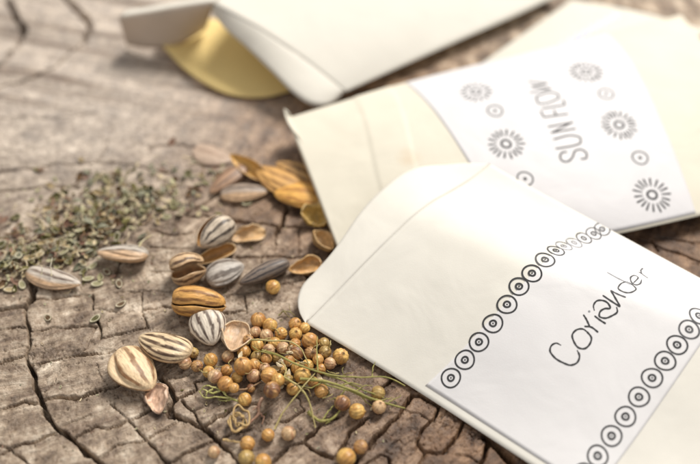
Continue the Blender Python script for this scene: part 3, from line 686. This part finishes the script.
hull((229,238),(266,231),18,(.70,.50,.30),(.66,.42,.20),'curled pale tan hull flake right of the grey striped open hull',seed=10.3,roll=.3,crumple=.5,T_=.16,wave=.08)
sun_seed((97,252),(148,255),26,(.56,.50,.43),CHAR,'grey and tan sunflower seed at the right edge of the herb pile',n=9,wd=.34,seed=11.2,side=-.8,T_=.5,roll=-.5,groove=.18)
sun_seed((81,284),(27,271),21,(.56,.49,.42),(.16,.11,.08),'tapered grey sunflower seed in front of the herb pile',n=8,wd=.34,seed=12.5,side=.75,T_=.42,groove=.16)
sun_seed((269,191),(220,195),19,(.36,.28,.22),CHAR,'dark grey sunflower seed in front of the orange hulls',n=7,wd=.4,seed=13.1,side=.8,T_=.4)
sun_seed((210,193),(246,166),18,(.38,.23,.14),(.14,.08,.05),'brown sunflower seed behind the dark grey one',n=7,wd=.4,seed=14.9,T_=.36)
sun_seed((232,161),(194,148),22,(.50,.37,.28),(.36,.25,.18),'pale flat oval seed farthest back on the bare wood',n=4,wd=.2,seed=15.4,T_=.2,groove=.0)
ORG = (.70, .40, .10)
hull((230,156),(266,177),17,(.50,.25,.07),ORG,'narrow orange brown hull leftmost of the orange heap',seed=16.2,roll=.4,pitch=.1,lift=.1)
sun_seed((256,167),(305,190),26,(.66,.37,.12),(.34,.17,.05),'ribbed orange hull in the middle of the orange heap',n=9,wd=.4,seed=17.7,T_=.36,groove=.16,lift=.12,name='seed_hull')
sun_seed((276,163),(316,180),22,(.52,.30,.11),(.16,.08,.03),'brown ribbed hull at the back of the orange heap',n=8,wd=.4,seed=18.8,T_=.34,groove=.2,lift=.08,name='seed_hull')
sun_seed((274,193),(324,199),30,(.78,.42,.10),(.48,.22,.05),'large bright orange ribbed hull touching the sunflower envelope',n=8,wd=.42,seed=19.1,T_=.46,groove=.16,lift=.1,name='seed_hull')
hull((301,214),(331,213),26,(.60,.38,.10),(.62,.42,.13),'golden yellow crumpled hull under the envelope edge',seed=20.6,roll=.3,crumple=.5,wave=.1)
hull((332,250),(317,230),22,(.50,.30,.12),(.62,.40,.18),'ring shaped open tan hull half under the envelope',seed=21.5,roll=.5,T_=.3)
hull((288,270),(322,262),17,(.60,.36,.14),(.62,.36,.14),'orange tan hull flake left of the nearest envelope lip',seed=22.9,roll=.4,crumple=.35)
hull((158,413),(156,383),22,(.66,.46,.34),(.74,.50,.36),'pink cream chipped hull flake touching the nearest seed',seed=23.3,roll=-.3,crumple=.55,T_=.16,wave=.07)
hull((232,354),(240,318),29,(.66,.50,.34),(.66,.45,.28),'pale upturned hull half with brown middle beside the coriander pile',seed=24.8,roll=.15,pitch=.25,T_=.24,crumple=.3)

# ------------------------------------------------------------------ CORIANDER
def ball_mesh(seed, pal, nt=26, na=40):
    t = np.linspace(0, math.pi, nt); a = np.linspace(0, 2*math.pi, na, endpoint=False)
    TT, AA = np.meshgrid(t, a, indexing='ij')
    nr = 12
    rr = 1+.05*np.cos(AA*nr+1.2*np.sin(TT*3+seed))*np.sin(TT)+.05*fbm(np.cos(AA)+seed, TT+np.sin(AA), 2)
    rr = rr+.16*np.exp(-(TT/.14)**2)-.05*np.exp(-((TT-.3)/.15)**2)
    x = np.sin(TT)*np.cos(AA)*rr; y = np.sin(TT)*np.sin(AA)*rr; z = np.cos(TT)*rr*1.04
    c0, c1, c2 = map(np.array, pal)
    k = (.5+.5*np.cos(AA*nr+1.2*np.sin(TT*3+seed)))**3; k = k*(.5+.5*np.sin(TT))
    b = ss(-.12, .22, fbm(np.cos(AA)*1.1+seed*2, TT*.9+np.sin(AA)*.8+seed, 3))[..., None]
    c = c0*(1-b)+c1*b; c = c*(1+.5*fbm(np.cos(AA)*4+seed, TT*4+np.sin(AA)*3, 3))[..., None]; c = c*(1-.35*k[..., None])+c2*.35*k[..., None]
    tip = np.exp(-(TT/.2)**2)[..., None]; c = c*(1-tip)+np.array((.16, .09, .05))*tip
    return np.stack([x, y, z], -1).reshape(-1, 3), gridfaces(nt, na, 0, False, True).tolist(), np.clip(c.reshape(-1, 3), 0, 1)
PAL = {'tan': ((.66,.37,.12),(.50,.24,.07),(.24,.11,.04)), 'golden': ((.72,.45,.14),(.56,.29,.08),(.25,.12,.04)),
       'olive': ((.50,.34,.12),(.34,.21,.07),(.22,.14,.04)), 'purplish': ((.50,.28,.11),(.24,.11,.055),(.13,.06,.035)),
       'pinkish': ((.68,.46,.25),(.46,.25,.13),(.24,.11,.07))}
cor = []
def C(x, y, r, kind, label=None): cor.append([x, y, r, kind, label])
for q in [(258.3,320,7.5,'tan'),(270,325.5,7,'golden'),(255.5,332,6,'pinkish'),(266.5,335.5,6,'pinkish'),(281,333.6,7,'golden'),(295,324,6,'tan'),
          (295.6,334,7,'golden'),(304.7,328,5.5,'golden'),(310,341,8,'tan'),(248.4,340,5.8,'purplish'),(257.4,345.5,6.2,'golden'),(243.8,351.7,7.4,'golden'),
          (268.5,350,5.8,'pinkish'),(283,348,6.5,'pinkish'),(296.5,353,7,'purplish'),(310.7,353,6.5,'purplish'),(325,352,6.8,'olive'),(340.6,356.5,7.6,'golden'),
          (330,363.5,6.5,'pinkish'),(324,343.5,5.5,'olive'),(256.4,357,6.2,'olive'),(243,366,8.8,'tan'),(253.6,376,6.6,'pinkish'),(265,368.5,6,'pinkish'),
          (269.4,375.6,7.6,'tan'),(282,369,6,'golden'),(302.5,375.6,7.6,'golden'),(321,369,5.5,'tan'),(272,390,8,'purplish'),(293,389,6.2,'golden'),
          (208.6,371.8,6.2,'golden'),(214.9,376.4,6.6,'pinkish'),(226.6,370.5,6.2,'tan'),(225.5,384,7.2,'tan'),(237.3,377.5,6,'golden'),
          (193.4,353,5.4,'olive'),(185,363,6.4,'pinkish'),(197,366,6.4,'purplish'),(210.7,360,6.4,'golden'),(228,356.5,6.6,'pinkish'),
          (321.4,391,6.4,'tan'),(234,388,5.2,'tan'),(288,380,5.6,'olive'),(313,382,5.4,'tan'),(277,358,5.6,'olive'),(289,361,5.5,'tan'),(251,388,4.8,'purplish')]:
    C(*q)
for q in [(273,287,6.6,'golden','single golden coriander ball in front of the long dark hull'),
          (245,399.5,7,'golden','lone golden coriander ball below the pile, above the curled yellow tendril'),
          (342.3,403,7.6,'purplish','dark purple topped coriander ball under the green sprig'),
          (357,411.4,7.8,'golden','plump golden coriander ball right of the dark purple topped one'),
          (378,393,7.2,'olive','olive coriander ball nearest the envelope edge, above a pink one'),
          (379,407,6.6,'pinkish','pink tan coriander ball just below the olive one near the envelope edge'),
          (268,435,6.8,'tan','tan coriander ball left in the lower pair between the cracks'),
          (288.5,433.4,6.6,'pinkish','pinkish coriander ball right in the lower pair between the cracks'),
          (247.5,443.7,7.8,'tan','tan coriander ball with a dry stalk on its left, above two touching ones'),
          (246.5,458,7.8,'olive','olive coriander ball left of two touching at the bottom edge'),
          (263,462,8,'golden','golden coriander ball right of two touching at the bottom edge'),
          (360.6,447,7.4,'purplish','small red brown coriander ball behind the big golden one at the bottom'),
          (346,457.7,8.8,'golden','largest golden coriander ball at the bottom edge beside a red brown one'),
          (214,452,6.4,'pinkish','pale pink coriander ball alone at the bottom left of the others')]:
    C(*q)
fr = random.Random(3)
for _ in range(900):
    a_ = fr.uniform(0, 6.28); q_ = fr.random()**.5; x_ = 283+54*q_*math.cos(a_); y_ = 353+28*q_*math.sin(a_)+.12*(54*q_*math.cos(a_))
    if y_ < 300+(x_-300)*.66+14 and x_ > 300 or (x_ < 254 and y_ < 352): continue
    if min(math.hypot(x_-c[0], (y_-c[1])*1.15) for c in cor) > 9.6 and len(cor) < 90: C(x_, y_, fr.uniform(5.4, 6.8), fr.choice(['tan', 'golden', 'tan', 'pinkish', 'golden']))
done = []
kind_words = {'tan': 'warm tan', 'golden': 'golden yellow', 'olive': 'olive brown', 'purplish': 'dark purplish', 'pinkish': 'pinkish tan'}
order = sorted(range(len(cor)), key=lambda i: cor[i][1])
for ii, i in enumerate(order):
    x, y, rp, kd, lab = cor[i]; r = rp/pxcm(y)*.99*(1+.08*math.sin(i*2.7))
    z = r-.02
    for _ in range(60):
        c = P(x, y, z)
        if all(np.linalg.norm(c-d)+.015 >= (r+s)*.96 for d, s in done): break
        z += .02
    c = P(x, y, z); z0 = ground(c[0], c[1])
    if z < r+.01: c = P(x, y, z0+r*.97)
    done.append((c, r))
    v, f, col = ball_mesh(i*1.37, PAL[kd])
    rot = Matrix.Rotation(rng.uniform(0, 6.28), 3, 'Z') @ Matrix.Rotation(rng.uniform(.2, 2.2), 3, 'X')
    v = (v*r)@np.array(rot).T*np.array([1, 1, .97])
    o = mk('coriander_seed', v, f, M_cor, loc=c, cols=col)
    if not lab:
        zone = 'in the back of the pile near the envelope lip' if (y < 346 and x > 243) else ('in the left tail of the pile near the striped seeds' if x < 234 else ('in the heap at the envelope edge' if x > 306 else 'in the front of the dense pile under the stalks'))
        lab = kind_words[kd]+' coriander ball '+zone
    tag(o, lab, 'seed', 'coriander balls in and around the pile')

# ------------------------------------------------------------------ STALKS
def tube(pts, radii, col, col2=None, ns=8, seed=0):
    pts = np.asarray(pts); n = len(pts); T_ = np.gradient(pts, axis=0); T_ /= np.linalg.norm(T_, axis=1, keepdims=True)+1e-9
    V_ = []; cc = []
    up = np.array([0, 0, 1.])
    for i in range(n):
        s = np.cross(T_[i], up); s /= np.linalg.norm(s)+1e-9; u = np.cross(s, T_[i])
        for k in range(ns):
            a = k/ns*2*math.pi; V_.append(pts[i]+radii[i]*(math.cos(a)*s+math.sin(a)*u)*(1+.15*math.cos(3*a)))
            m = .5+.9*vnoise(np.array(i*.25+seed), np.array(k*.4+seed)); m = float(np.clip(m, 0, 1))
            cc.append(np.array(col)*(1-m)+np.array(col if col2 is None else col2)*m)
    f = gridfaces(n, ns, 0, False, True).tolist(); f.append(list(range(ns))); f.append(list(range((n-1)*ns, n*ns))[::-1])
    return np.array(V_), f, np.array(cc)
def wline(pp, n=40, seed=0):
    pp = np.asarray(pp, float); q = smooth_line(pp, n); w = np.array([P(*a) for a in q])
    w[:, 2] += .03*fbm(np.arange(n)*.12+seed, np.zeros(n)+seed, 2); return w
GREEN = (.20, .20, .05); GREEN2 = (.38, .33, .11); STRAW = (.52, .42, .20); BRN = (.30, .18, .10)
def stalk(px3, rad, col, col2, label, name='dried_stalk', seed=0, extra=()):
    """px3: (px,py,z) points; extra: side branches"""
    vs, fs, cs = [], [], []; k = 0
    for j, (pp, r) in enumerate([(px3, rad)]+list(extra)):
        w = wline(pp, 44, seed+j); w[:, :2] += .022*np.stack([vnoise(np.arange(44)*.22+seed, np.zeros(44)+j), vnoise(np.arange(44)*.22+seed+50, np.zeros(44)+j)], -1); rr = .74*r*(1-.5*np.linspace(0, 1, 44))*(1+.35*fbm(np.arange(44)*.5+j+seed, np.zeros(44), 2))
        v, f, c = tube(w, rr, col, col2, seed=seed+j*3); vs.append(v); cs.append(c); fs += [[i+k for i in g] for g in f]; k += len(v)
    v = np.concatenate(vs); org = v.mean(0)*np.array([1, 1, 0])
    o = mk(name, v-org, fs, M_stem, loc=org, cols=np.concatenate(cs)); tag(o, label, 'stalk'); return o
stalk([(248,344,.3),(251,340.5,.42),(258,340,.55),(275,341,.62),(291,342,.6),(300,348,.55),(306,358,.45),(309,367,.35)],.034,STRAW,GREEN2,'pale arched stalk looping over the back of the coriander pile',seed=1)
stalk([(262,350,.45),(280,356,.55),(294,363,.6),(327,374,.5),(360.5,377.5,.4),(387,377.5,.35),(405,386,.2)],.036,GREEN2,GREEN,'long thin olive stalk running from the pile to the envelope edge',seed=2,
      extra=[([(275,354,.5),(262,352,.5),(252,346,.5)],.025),([(318,371,.5),(317,355,.5),(317,336,.45)],.028),([(372,377,.35),(373,368,.4),(375,362,.4)],.024)])
stalk([(300,379,.4),(315,380,.45),(327,382,.45),(346,388,.4),(370,398,.3),(387,404,.2),(405,408,.1)],.05,GREEN,GREEN2,'thick green sprig with side shoots in front of the coriander pile',name='green_sprig',seed=3,
      extra=[([(325,374,.4),(345,382,.4),(368,392,.3),(384,398,.2)],.035),([(310,376,.4),(330,386,.42),(352,392,.35),(372,401,.25)],.03),
             ([(340,386,.4),(352,383,.45),(362,386,.4)],.03),([(346,388,.4),(340,396,.3),(330,400,.2)],.026),([(370,398,.3),(380,400,.2),(392,398,.12)],.026),
             ([(387,404,.2),(394,399,.2),(401,396,.15)],.02),([(322,382,.42),(310,388,.35),(300,386,.4)],.026),([(356,391,.35),(364,386,.4),(372,386,.4)],.022),([(360,394,.3),(366,402,.2),(376,408,.1)],.022)])
stalk([(274.5,429,.06),(283,412.5,.22),(296,396,.4),(309,380,.5),(315,373,.5)],.032,GREEN2,STRAW,'thin straight stalk leaning from the lower pair of balls to the pile',seed=4)
stalk([(275.6,376,.4),(285,378,.45),(292,382,.45),(303.6,392,.4),(310,405,.28),(315,428,.06)],.042,STRAW,GREEN2,'pale bent stalk curving down onto the cracked wood',seed=5,
      extra=[([(284,378,.45),(286,368,.5),(281,362,.5)],.03),([(277,377,.4),(268,382,.35)],.04)])
stalk([(308,412,.06),(314,418,.08),(322,421,.1),(333,418,.1),(341,409,.12)],.055,GREEN,GREEN2,'short thick green shoot lying below the sprig',name='green_sprig',seed=6,
      extra=[([(322,421,.1),(328,412,.12),(336,404,.14)],.03),([(333,418,.1),(326,424,.06)],.03)])
stalk([(247,403,.08),(240,402,.1),(230,398,.14),(221,391,.2),(213,387,.25)],.04,(.34,.34,.09),(.55,.50,.22),'small fan of light green shoots left of the lone golden ball',name='green_sprig',seed=7,
      extra=[([(230,398,.14),(216,397,.15),(203,397,.12),(199,391,.15)],.035),([(221,391,.2),(212,393,.2),(203,389,.22)],.04),([(226,395,.16),(222,388,.25),(217,383,.28)],.03),([(213,389,.22),(207,393,.2),(206,399,.1)],.035),
             ([(232,399,.12),(226,401,.08),(218,400,.06)],.03),([(216,388,.24),(205,386,.25),(199,393,.12)],.03)])
stalk([(226,392,.1),(238,390,.14),(249,388,.18),(261,382,.25)],.045,BRN,(.42,.28,.16),'flat brown dry stalk under the front of the pile',seed=8)
stalk([(223,440,.1),(231,441,.12),(241,443,.16)],.045,(.62,.45,.22),(.5,.33,.15),'short straw coloured stalk sticking out left of a tan ball',seed=9)
stalk([(262,398,.2),(259,406,.22),(258,414,.15),(251,422,.08),(246,428,.06)],.06,(.36,.2,.14),(.48,.3,.2),'curled red brown leaf right of the yellow tendril',seed=10,extra=[([(258,412,.15),(264,418,.1),(262,424,.06)],.035),([(259,406,.22),(253,410,.2)],.03)])
stalk([(138,248,.4),(142,242,.35),(151,235,.2)],.03,(.62,.56,.42),STRAW,'tiny pale stalk poking up behind the seed at the herb pile',seed=12)
stalk([(41,275,.45),(41.5,266,.62),(38,264,.66)],.02,(.75,.72,.62),STRAW,'left white thread standing on the tapered grey seed',seed=13)
stalk([(51,276,.45),(51,262,.66),(52,257,.7)],.02,(.75,.72,.62),STRAW,'right white thread standing on the tapered grey seed',seed=14)
stalk([(278,316,.05),(284,311,.15),(291,313,.1),(297,318,.06)],.03,(.24,.25,.10),BRN,'dark green curl on the wood behind the coriander pile',seed=15,extra=[([(284,311,.15),(290,318,.06)],.025),([(291,313,.1),(289,305,.1)],.02)])
for k, (x, y, a, ln) in enumerate([(262,350,.4,15),(275,331,2.2,11),(289,344,1.2,14),(301,361,2.7,16),(316,347,.9,12),(261,363,2.4,13),(247,372,.3,12),(279,377,1.9,14),(312,371,.2,13),(333,372,2.8,12),(297,384,.6,14),(231,364,1.5,11),(220,366,.2,12),(203,371,2.6,9),(307,392,2.2,13),(328,396,.5,11),(286,352,.1,12),(268,341,1.0,12),(349,374,.4,11),(330,344,1.4,9)]):
    dx, dy = ln*math.cos(a), -ln*math.sin(a)*.7
    stalk([(x-dx/2, y-dy/2, .30), (x+2*math.sin(k), y+2*math.cos(k*2), .5), (x+dx/2, y+dy/2, .38)], .022, STRAW if k % 2 else BRN, GREEN2, 'short curved bit of dry stalk among the coriander balls', name='stalk_bit', seed=20+k)['group'] = 'stalk bits in the coriander pile'
# curled tendril
vs = []
for k in range(70):
    a = k*.33; r = 7.0+3.6*math.sin(k*.21)+1.2*math.sin(k*.83); vs.append((239+r*math.cos(a)*.95, 419+r*math.sin(a)*1.1+3*math.sin(k*.11)+1.8*math.sin(k*1.3), .12+.13*math.sin(k*.27)**2+.1*math.sin(a)**2))
w = np.array([P(*q) for q in vs]); w = smooth_line(w, 200)
v, f, c = tube(w, np.abs(.022+.012*fbm(np.arange(200)*.15, np.zeros(200), 2)), (.60, .43, .20), (.36, .22, .09)); org = w.mean(0)*np.array([1, 1, 0])
o = mk('dried_tendril', v-org, f, M_stem, loc=org, cols=c); tag(o, 'curled yellow dry tendril above the tan ball with a stalk', 'tendril')

# ------------------------------------------------------------------ HERB PILE
HC = {'olive': ((.10,.09,.025),(.21,.18,.06)), 'pale green': ((.36,.33,.18),(.54,.50,.33)), 'brown': ((.13,.07,.03),(.26,.16,.07)), 'straw': ((.52,.40,.22),(.76,.66,.48)), 'grey green': ((.17,.17,.11),(.31,.30,.22)), 'dusky': ((.22,.12,.08),(.38,.24,.17))}
def flake_mesh(kind, colk, seed):
    r = random.Random(seed); c0, c1 = map(np.array, HC[colk])
    if kind == 'dill':        # flat oval seed with a raised pale rim
        nt, na = 9, 22; V_ = []; cc = []
        for i in range(nt):
            q = i/(nt-1)
            for j in range(na):
                a = j/na*2*math.pi; rim = math.exp(-((q-.82)/.13)**2)
                x = q*math.cos(a)*.5; y = q*math.sin(a)*.29*(1+.12*math.cos(a)); z = .05+.05*rim-.05*(1-q)*0+.02*math.sin(a*2+seed)*q-.03*max(0, q-.9)*10+.12*x*x
                V_.append((x, y, z)); k = min(1, rim*.8+(.25 if abs(math.sin(a)) < .12 else 0)); cc.append(c0*.75*(1-k)+np.array((.66, .60, .44))*k)
        n = len(V_); V_ = np.array(V_); B_ = V_.copy(); B_[:, 2] = -.03*(1-(np.hypot(V_[:, 0]*2, V_[:, 1]*3.4))**2).clip(0, 1)
        f = gridfaces(nt, na, 0, False, True).tolist()+gridfaces(nt, na, n, True, True).tolist()
        for j in range(na): a = (nt-1)*na+j; b = (nt-1)*na+(j+1) % na; f.append([b, a, a+n, b+n][::-1])
        return np.concatenate([V_, B_]), f, np.concatenate([cc, np.array(cc)*.8])
    if kind == 'boat':        # empty curled husk
        v, f, c = shell_mesh(1., .55, .22, seed, c1, c0, np.array(c0)*.6, n=5, nt=14, na=12, th=.035, crumple=.5)
        k = len(v)//2; c[:k] = c1*(1+.3*(rng.rand(k)-.5))[:, None]; c[k:] = c0*.9; return v, f, c
    if kind == 'leaf':        # crumpled blade
        n, m = 9, 7; s, t = np.meshgrid(np.linspace(0, 1, n), np.linspace(-1, 1, m), indexing='ij')
        w = np.sin(np.pi*np.clip(s, .03, .97))**.7*.24; x = s-.5; y = t*w; z = .16*np.sin(s*3+seed)+.25*(t*w)**2*8*math.sin(seed*3)+.07*fbm(s*3+seed, t*2+seed, 2)
        g = np.stack([x, y, z], -1).reshape(-1, 3); b = g-np.array([0, 0, .04]); k = n*m
        f = gridfaces(n, m).tolist()+gridfaces(n, m, k, True).tolist(); idx = np.arange(k).reshape(n, m)
        for line, fl in ((idx[0], 0), (idx[-1], 1), (idx[:, 0], 1), (idx[:, -1], 0)):
            for p, q in zip(line[:-1], line[1:]): e = [p, q, q+k, p+k]; f.append(e if fl else e[::-1])
        mix = rng.rand(k)[:, None]; c = c0*(1-mix)+c1*mix; return np.concatenate([g, b]), f, np.concatenate([c, c])
    t = np.linspace(-.5, .5, 9); w = np.stack([t, .12*np.sin(t*5+seed), .06*np.cos(t*4+seed)], -1)   # twig
    return tube(w, np.full(9, .045), c0, c1, 6)
protos = []
words = {'dill': 'flat oval {c} seed with a pale rim', 'boat': 'empty curled {c} husk', 'leaf': 'crumpled {c} dry leaf bit', 'twig': 'thin {c} bit of twig'}
names = {'dill': 'dill_seed', 'boat': 'seed_husk', 'leaf': 'leaf_flake', 'twig': 'twig_bit'}
sd = 0
for kind, cs in (('dill', ['olive', 'brown', 'pale green', 'grey green', 'straw']), ('boat', ['olive', 'pale green', 'brown', 'grey green', 'straw', 'dusky']), ('leaf', ['olive', 'grey green', 'pale green', 'dusky', 'straw']), ('twig', ['straw', 'brown', 'olive'])):
    for c in cs:
        sd += 1; protos.append((kind, c, flake_mesh(kind, c, sd)))
# where the pile lies: blobs (px, py, rx, ry, height cm, number)
def mound(x, y):
    h = 0
    for a, b, rx, ry, hh in [(90, 225, 70, 36, .50), (120, 205, 60, 30, .40), (55, 250, 50, 26, .42), (15, 262, 38, 26, .42), (140, 190, 50, 24, .2)]:
        h = max(h, hh*math.exp(-((x-a)/rx)**2*1.6-((y-b)/ry)**2*1.6))
    return h
pts = []
rr_ = random.Random(5)
def scatter(n, a, b, rx, ry, ang=0):
    for _ in range(n):
        u = rr_.gauss(0, .5); v = rr_.gauss(0, .5); c, s = math.cos(ang), math.sin(ang)
        pts.append((a+rx*(u*c)-ry*v*s, b+rx*u*s*.6+ry*v*c))
scatter(330, 100, 214, 75, 34, -.25); scatter(220, 60, 240, 62, 30, -.2); scatter(130, 12, 264, 40, 26); scatter(110, 135, 190, 70, 26); scatter(55, 175, 190, 60, 34); scatter(28, 205, 172, 40, 20)
pts = [p for p in pts if not ((p[0] > 95 and p[1] > 268) or p[1] > 296 or (abs(p[0]-53) < 26 and abs(p[1]-278) < 9) or (abs(p[0]-123) < 25 and abs(p[1]-255) < 11) or p[0] > 250 or p[1] < 150 or (p[0] > 150 and p[1] > 222))]
hand = [(88, 279, 'dill'), (97, 284, 'dill'), (107, 272, 'dill'), (119, 284, 'dill'), (83, 263, 'dill'), (93, 266, 'dill'), (100, 277, 'boat'), (111, 277, 'leaf'), (48, 318, 'dill'), (95, 319, 'dill'), (121, 304.5, 'dill'), (15, 275, 'dill'), (9, 290, 'dill'), (22, 285, 'dill'), (66, 259, 'boat'), (84, 271, 'dill'), (78, 267, 'boat'), (117, 278, 'leaf'), (5, 271, 'dill'), (38, 170, 'leaf'), (81, 159, 'boat'), (118, 171, 'boat'), (172, 141, 'boat'), (160, 169, 'leaf'), (205, 208, 'leaf'), (218, 214, 'leaf')]
items = [(x, y, k) for x, y, k in hand]+[(x, y, None) for x, y in sorted(pts, key=lambda p: -p[1])]
byk = {}
for p in protos: byk.setdefault(p[0], []).append(p)
meshes = {}
far_v, far_f, far_c, kk = [], [], [], 0
for i, (x, y, kd) in enumerate(items):
    if kd is None: kd = rr_.choices(['dill', 'boat', 'leaf', 'twig'], [.14, .22, .32, .32])[0]
    if rr_.random() < .22: pr0 = [q for q in byk[kd] if q[1] in ('straw', 'pale green')]
    else: pr0 = byk[kd]
    if (x, y) == (95, 319): pr = byk['dill'][0]
    else: pr = rr_.choice(pr0)
    kd, ck, (v, f, c) = pr
    sz = rr_.choice([rr_.uniform(.12, .24), rr_.uniform(.22, .38)])*(1.25 if kd == 'twig' else 1)
    if i < len(hand): sz = rr_.uniform(.27, .36)
    hgt = .62*mound(x, y)*rr_.uniform(.1, 1.)*(0 if i < len(hand) else 1)
    c0 = P(x, y, 0); z = ground(c0[0], c0[1])+hgt+.03*(1+(kd == 'boat')); c0 = P(x, y, z)
    tilt = .25 if i < len(hand) else .6
    R = Matrix.Rotation(rr_.uniform(0, 6.28), 3, 'Z') @ Matrix.Rotation(rr_.uniform(-tilt, tilt), 3, 'X') @ Matrix.Rotation(rr_.uniform(-tilt, tilt), 3, 'Y')
    if i < 262:
        key = (kd, ck)
        if key not in meshes:
            o = mk(names[kd], v, f, M_herb, cols=c); meshes[key] = o
        else:
            o = meshes[key].copy(); COL.objects.link(o)
        o.location = Vector(c0)*CM; o.rotation_mode = 'QUATERNION'; o.rotation_quaternion = R.to_quaternion(); o.scale = (sz, sz, sz)
        where = ' lying loose before the herb pile' if i < 19 else (' lying loose behind the herb pile' if i < len(hand) else (' in the left of the herb pile' if x < 60 else ' in the right of the herb pile'))
        tag(o, words[kd].format(c=ck)+where, 'herb', 'dried herb bits of the pile')
    else:
        w = (v*sz)@np.array(R).T+c0; far_v.append(w); far_f += [[q+kk for q in g] for g in f]; far_c.append(c); kk += len(w)
for k in range(420):
    q = rr_.random()
    if q < .55: x = rr_.gauss(95, 62); y = rr_.gauss(238, 32)
    elif q < .8: x = rr_.gauss(290, 55); y = rr_.gauss(385, 38)
    else: x = rr_.uniform(0, 420); y = rr_.uniform(150, 464)
    pr = rr_.choice(protos); v, f, c = pr[2]; c0 = P(x, y, 0); c0 = P(x, y, ground(c0[0], c0[1])+.01)
    R = Matrix.Rotation(rr_.uniform(0, 6.28), 3, 'Z') @ Matrix.Rotation(rr_.uniform(-.6, .6), 3, 'X')
    far_v.append((v*rr_.uniform(.04, .12))@np.array(R).T+c0); far_f += [[a+kk for a in g] for g in f]; far_c.append(c); kk += len(v)
for k in range(34):
    x = rr_.uniform(238, 345); y = rr_.uniform(338, 400)+(x-290)*.25
    kd = rr_.choice(['boat', 'leaf', 'leaf', 'twig']); ck = rr_.choice(['brown', 'straw'] if kd != 'twig' else ['straw', 'brown', 'olive'])
    o = meshes.get((kd, ck)) or meshes[('leaf', 'straw')]; kd, ck = [q for q, m_ in meshes.items() if m_ is o][0]; o = o.copy(); COL.objects.link(o)
    c0 = P(x, y, 0); c0 = P(x, y, ground(c0[0], c0[1])+rr_.uniform(.05, .42 if y < 385 else .06)); o.location = Vector(c0)*CM
    o.rotation_quaternion = (Matrix.Rotation(rr_.uniform(0, 6.28), 3, 'Z') @ Matrix.Rotation(rr_.uniform(-.7, .7), 3, 'X')).to_quaternion(); sz = rr_.uniform(.2, .38); o.scale = (sz, sz, sz)
    tag(o, words[kd].format(c=ck)+' caught between the coriander balls', 'herb', 'dried bits among the coriander balls')
o = mk('herb_crumbs', np.concatenate(far_v), far_f, M_herb, cols=np.concatenate(far_c)); tag(o, 'fine green and brown crumbs of dried herb in and around the pile', 'herb', kind='stuff')

# ------------------------------------------------------------------ LIGHT
w = bpy.data.worlds.new('World'); scene.world = w; w.use_nodes = True
bg = w.node_tree.nodes['Background']; bg.inputs['Color'].default_value = (1., .985, .965, 1); bg.inputs['Strength'].default_value = .56
def area(name, loc, tgt, size, power, col):
    l = bpy.data.lights.new(name, 'AREA'); l.shape = 'DISK'; l.size = size; l.energy = power; l.color = col
    o = bpy.data.objects.new(name, l); COL.objects.link(o); o.location = loc
    o.rotation_euler = (Vector(tgt)-Vector(loc)).to_track_quat('-Z', 'Y').to_euler(); return o
area('window_light', (.42, .82, .98), (.0, .17, 0), .46, 21.5, (1, .955, .885))

# ------------------------------------------------------------------ CAMERA
cd = bpy.data.cameras.new('camera'); cam = bpy.data.objects.new('camera', cd); COL.objects.link(cam); scene.camera = cam
cam.location = (0, 0, CH*CM); cam.rotation_euler = (math.radians(90)-PITCH, 0, 0)
cd.sensor_width = 36; cd.lens = F/700*36; cd.clip_start = .005; cd.clip_end = 20
cd.dof.use_dof = True; cd.dof.focus_distance = (CH-.4)/-ray(350, 345)[2]*CM; cd.dof.aperture_fstop = 5.4
scene.view_settings.view_transform = 'Standard'; scene.view_settings.look = 'None'; scene.view_settings.exposure = 0; scene.view_settings.gamma = 1
scene.render.resolution_x = 1024; scene.render.resolution_y = 679
scene.cycles.use_denoising = True
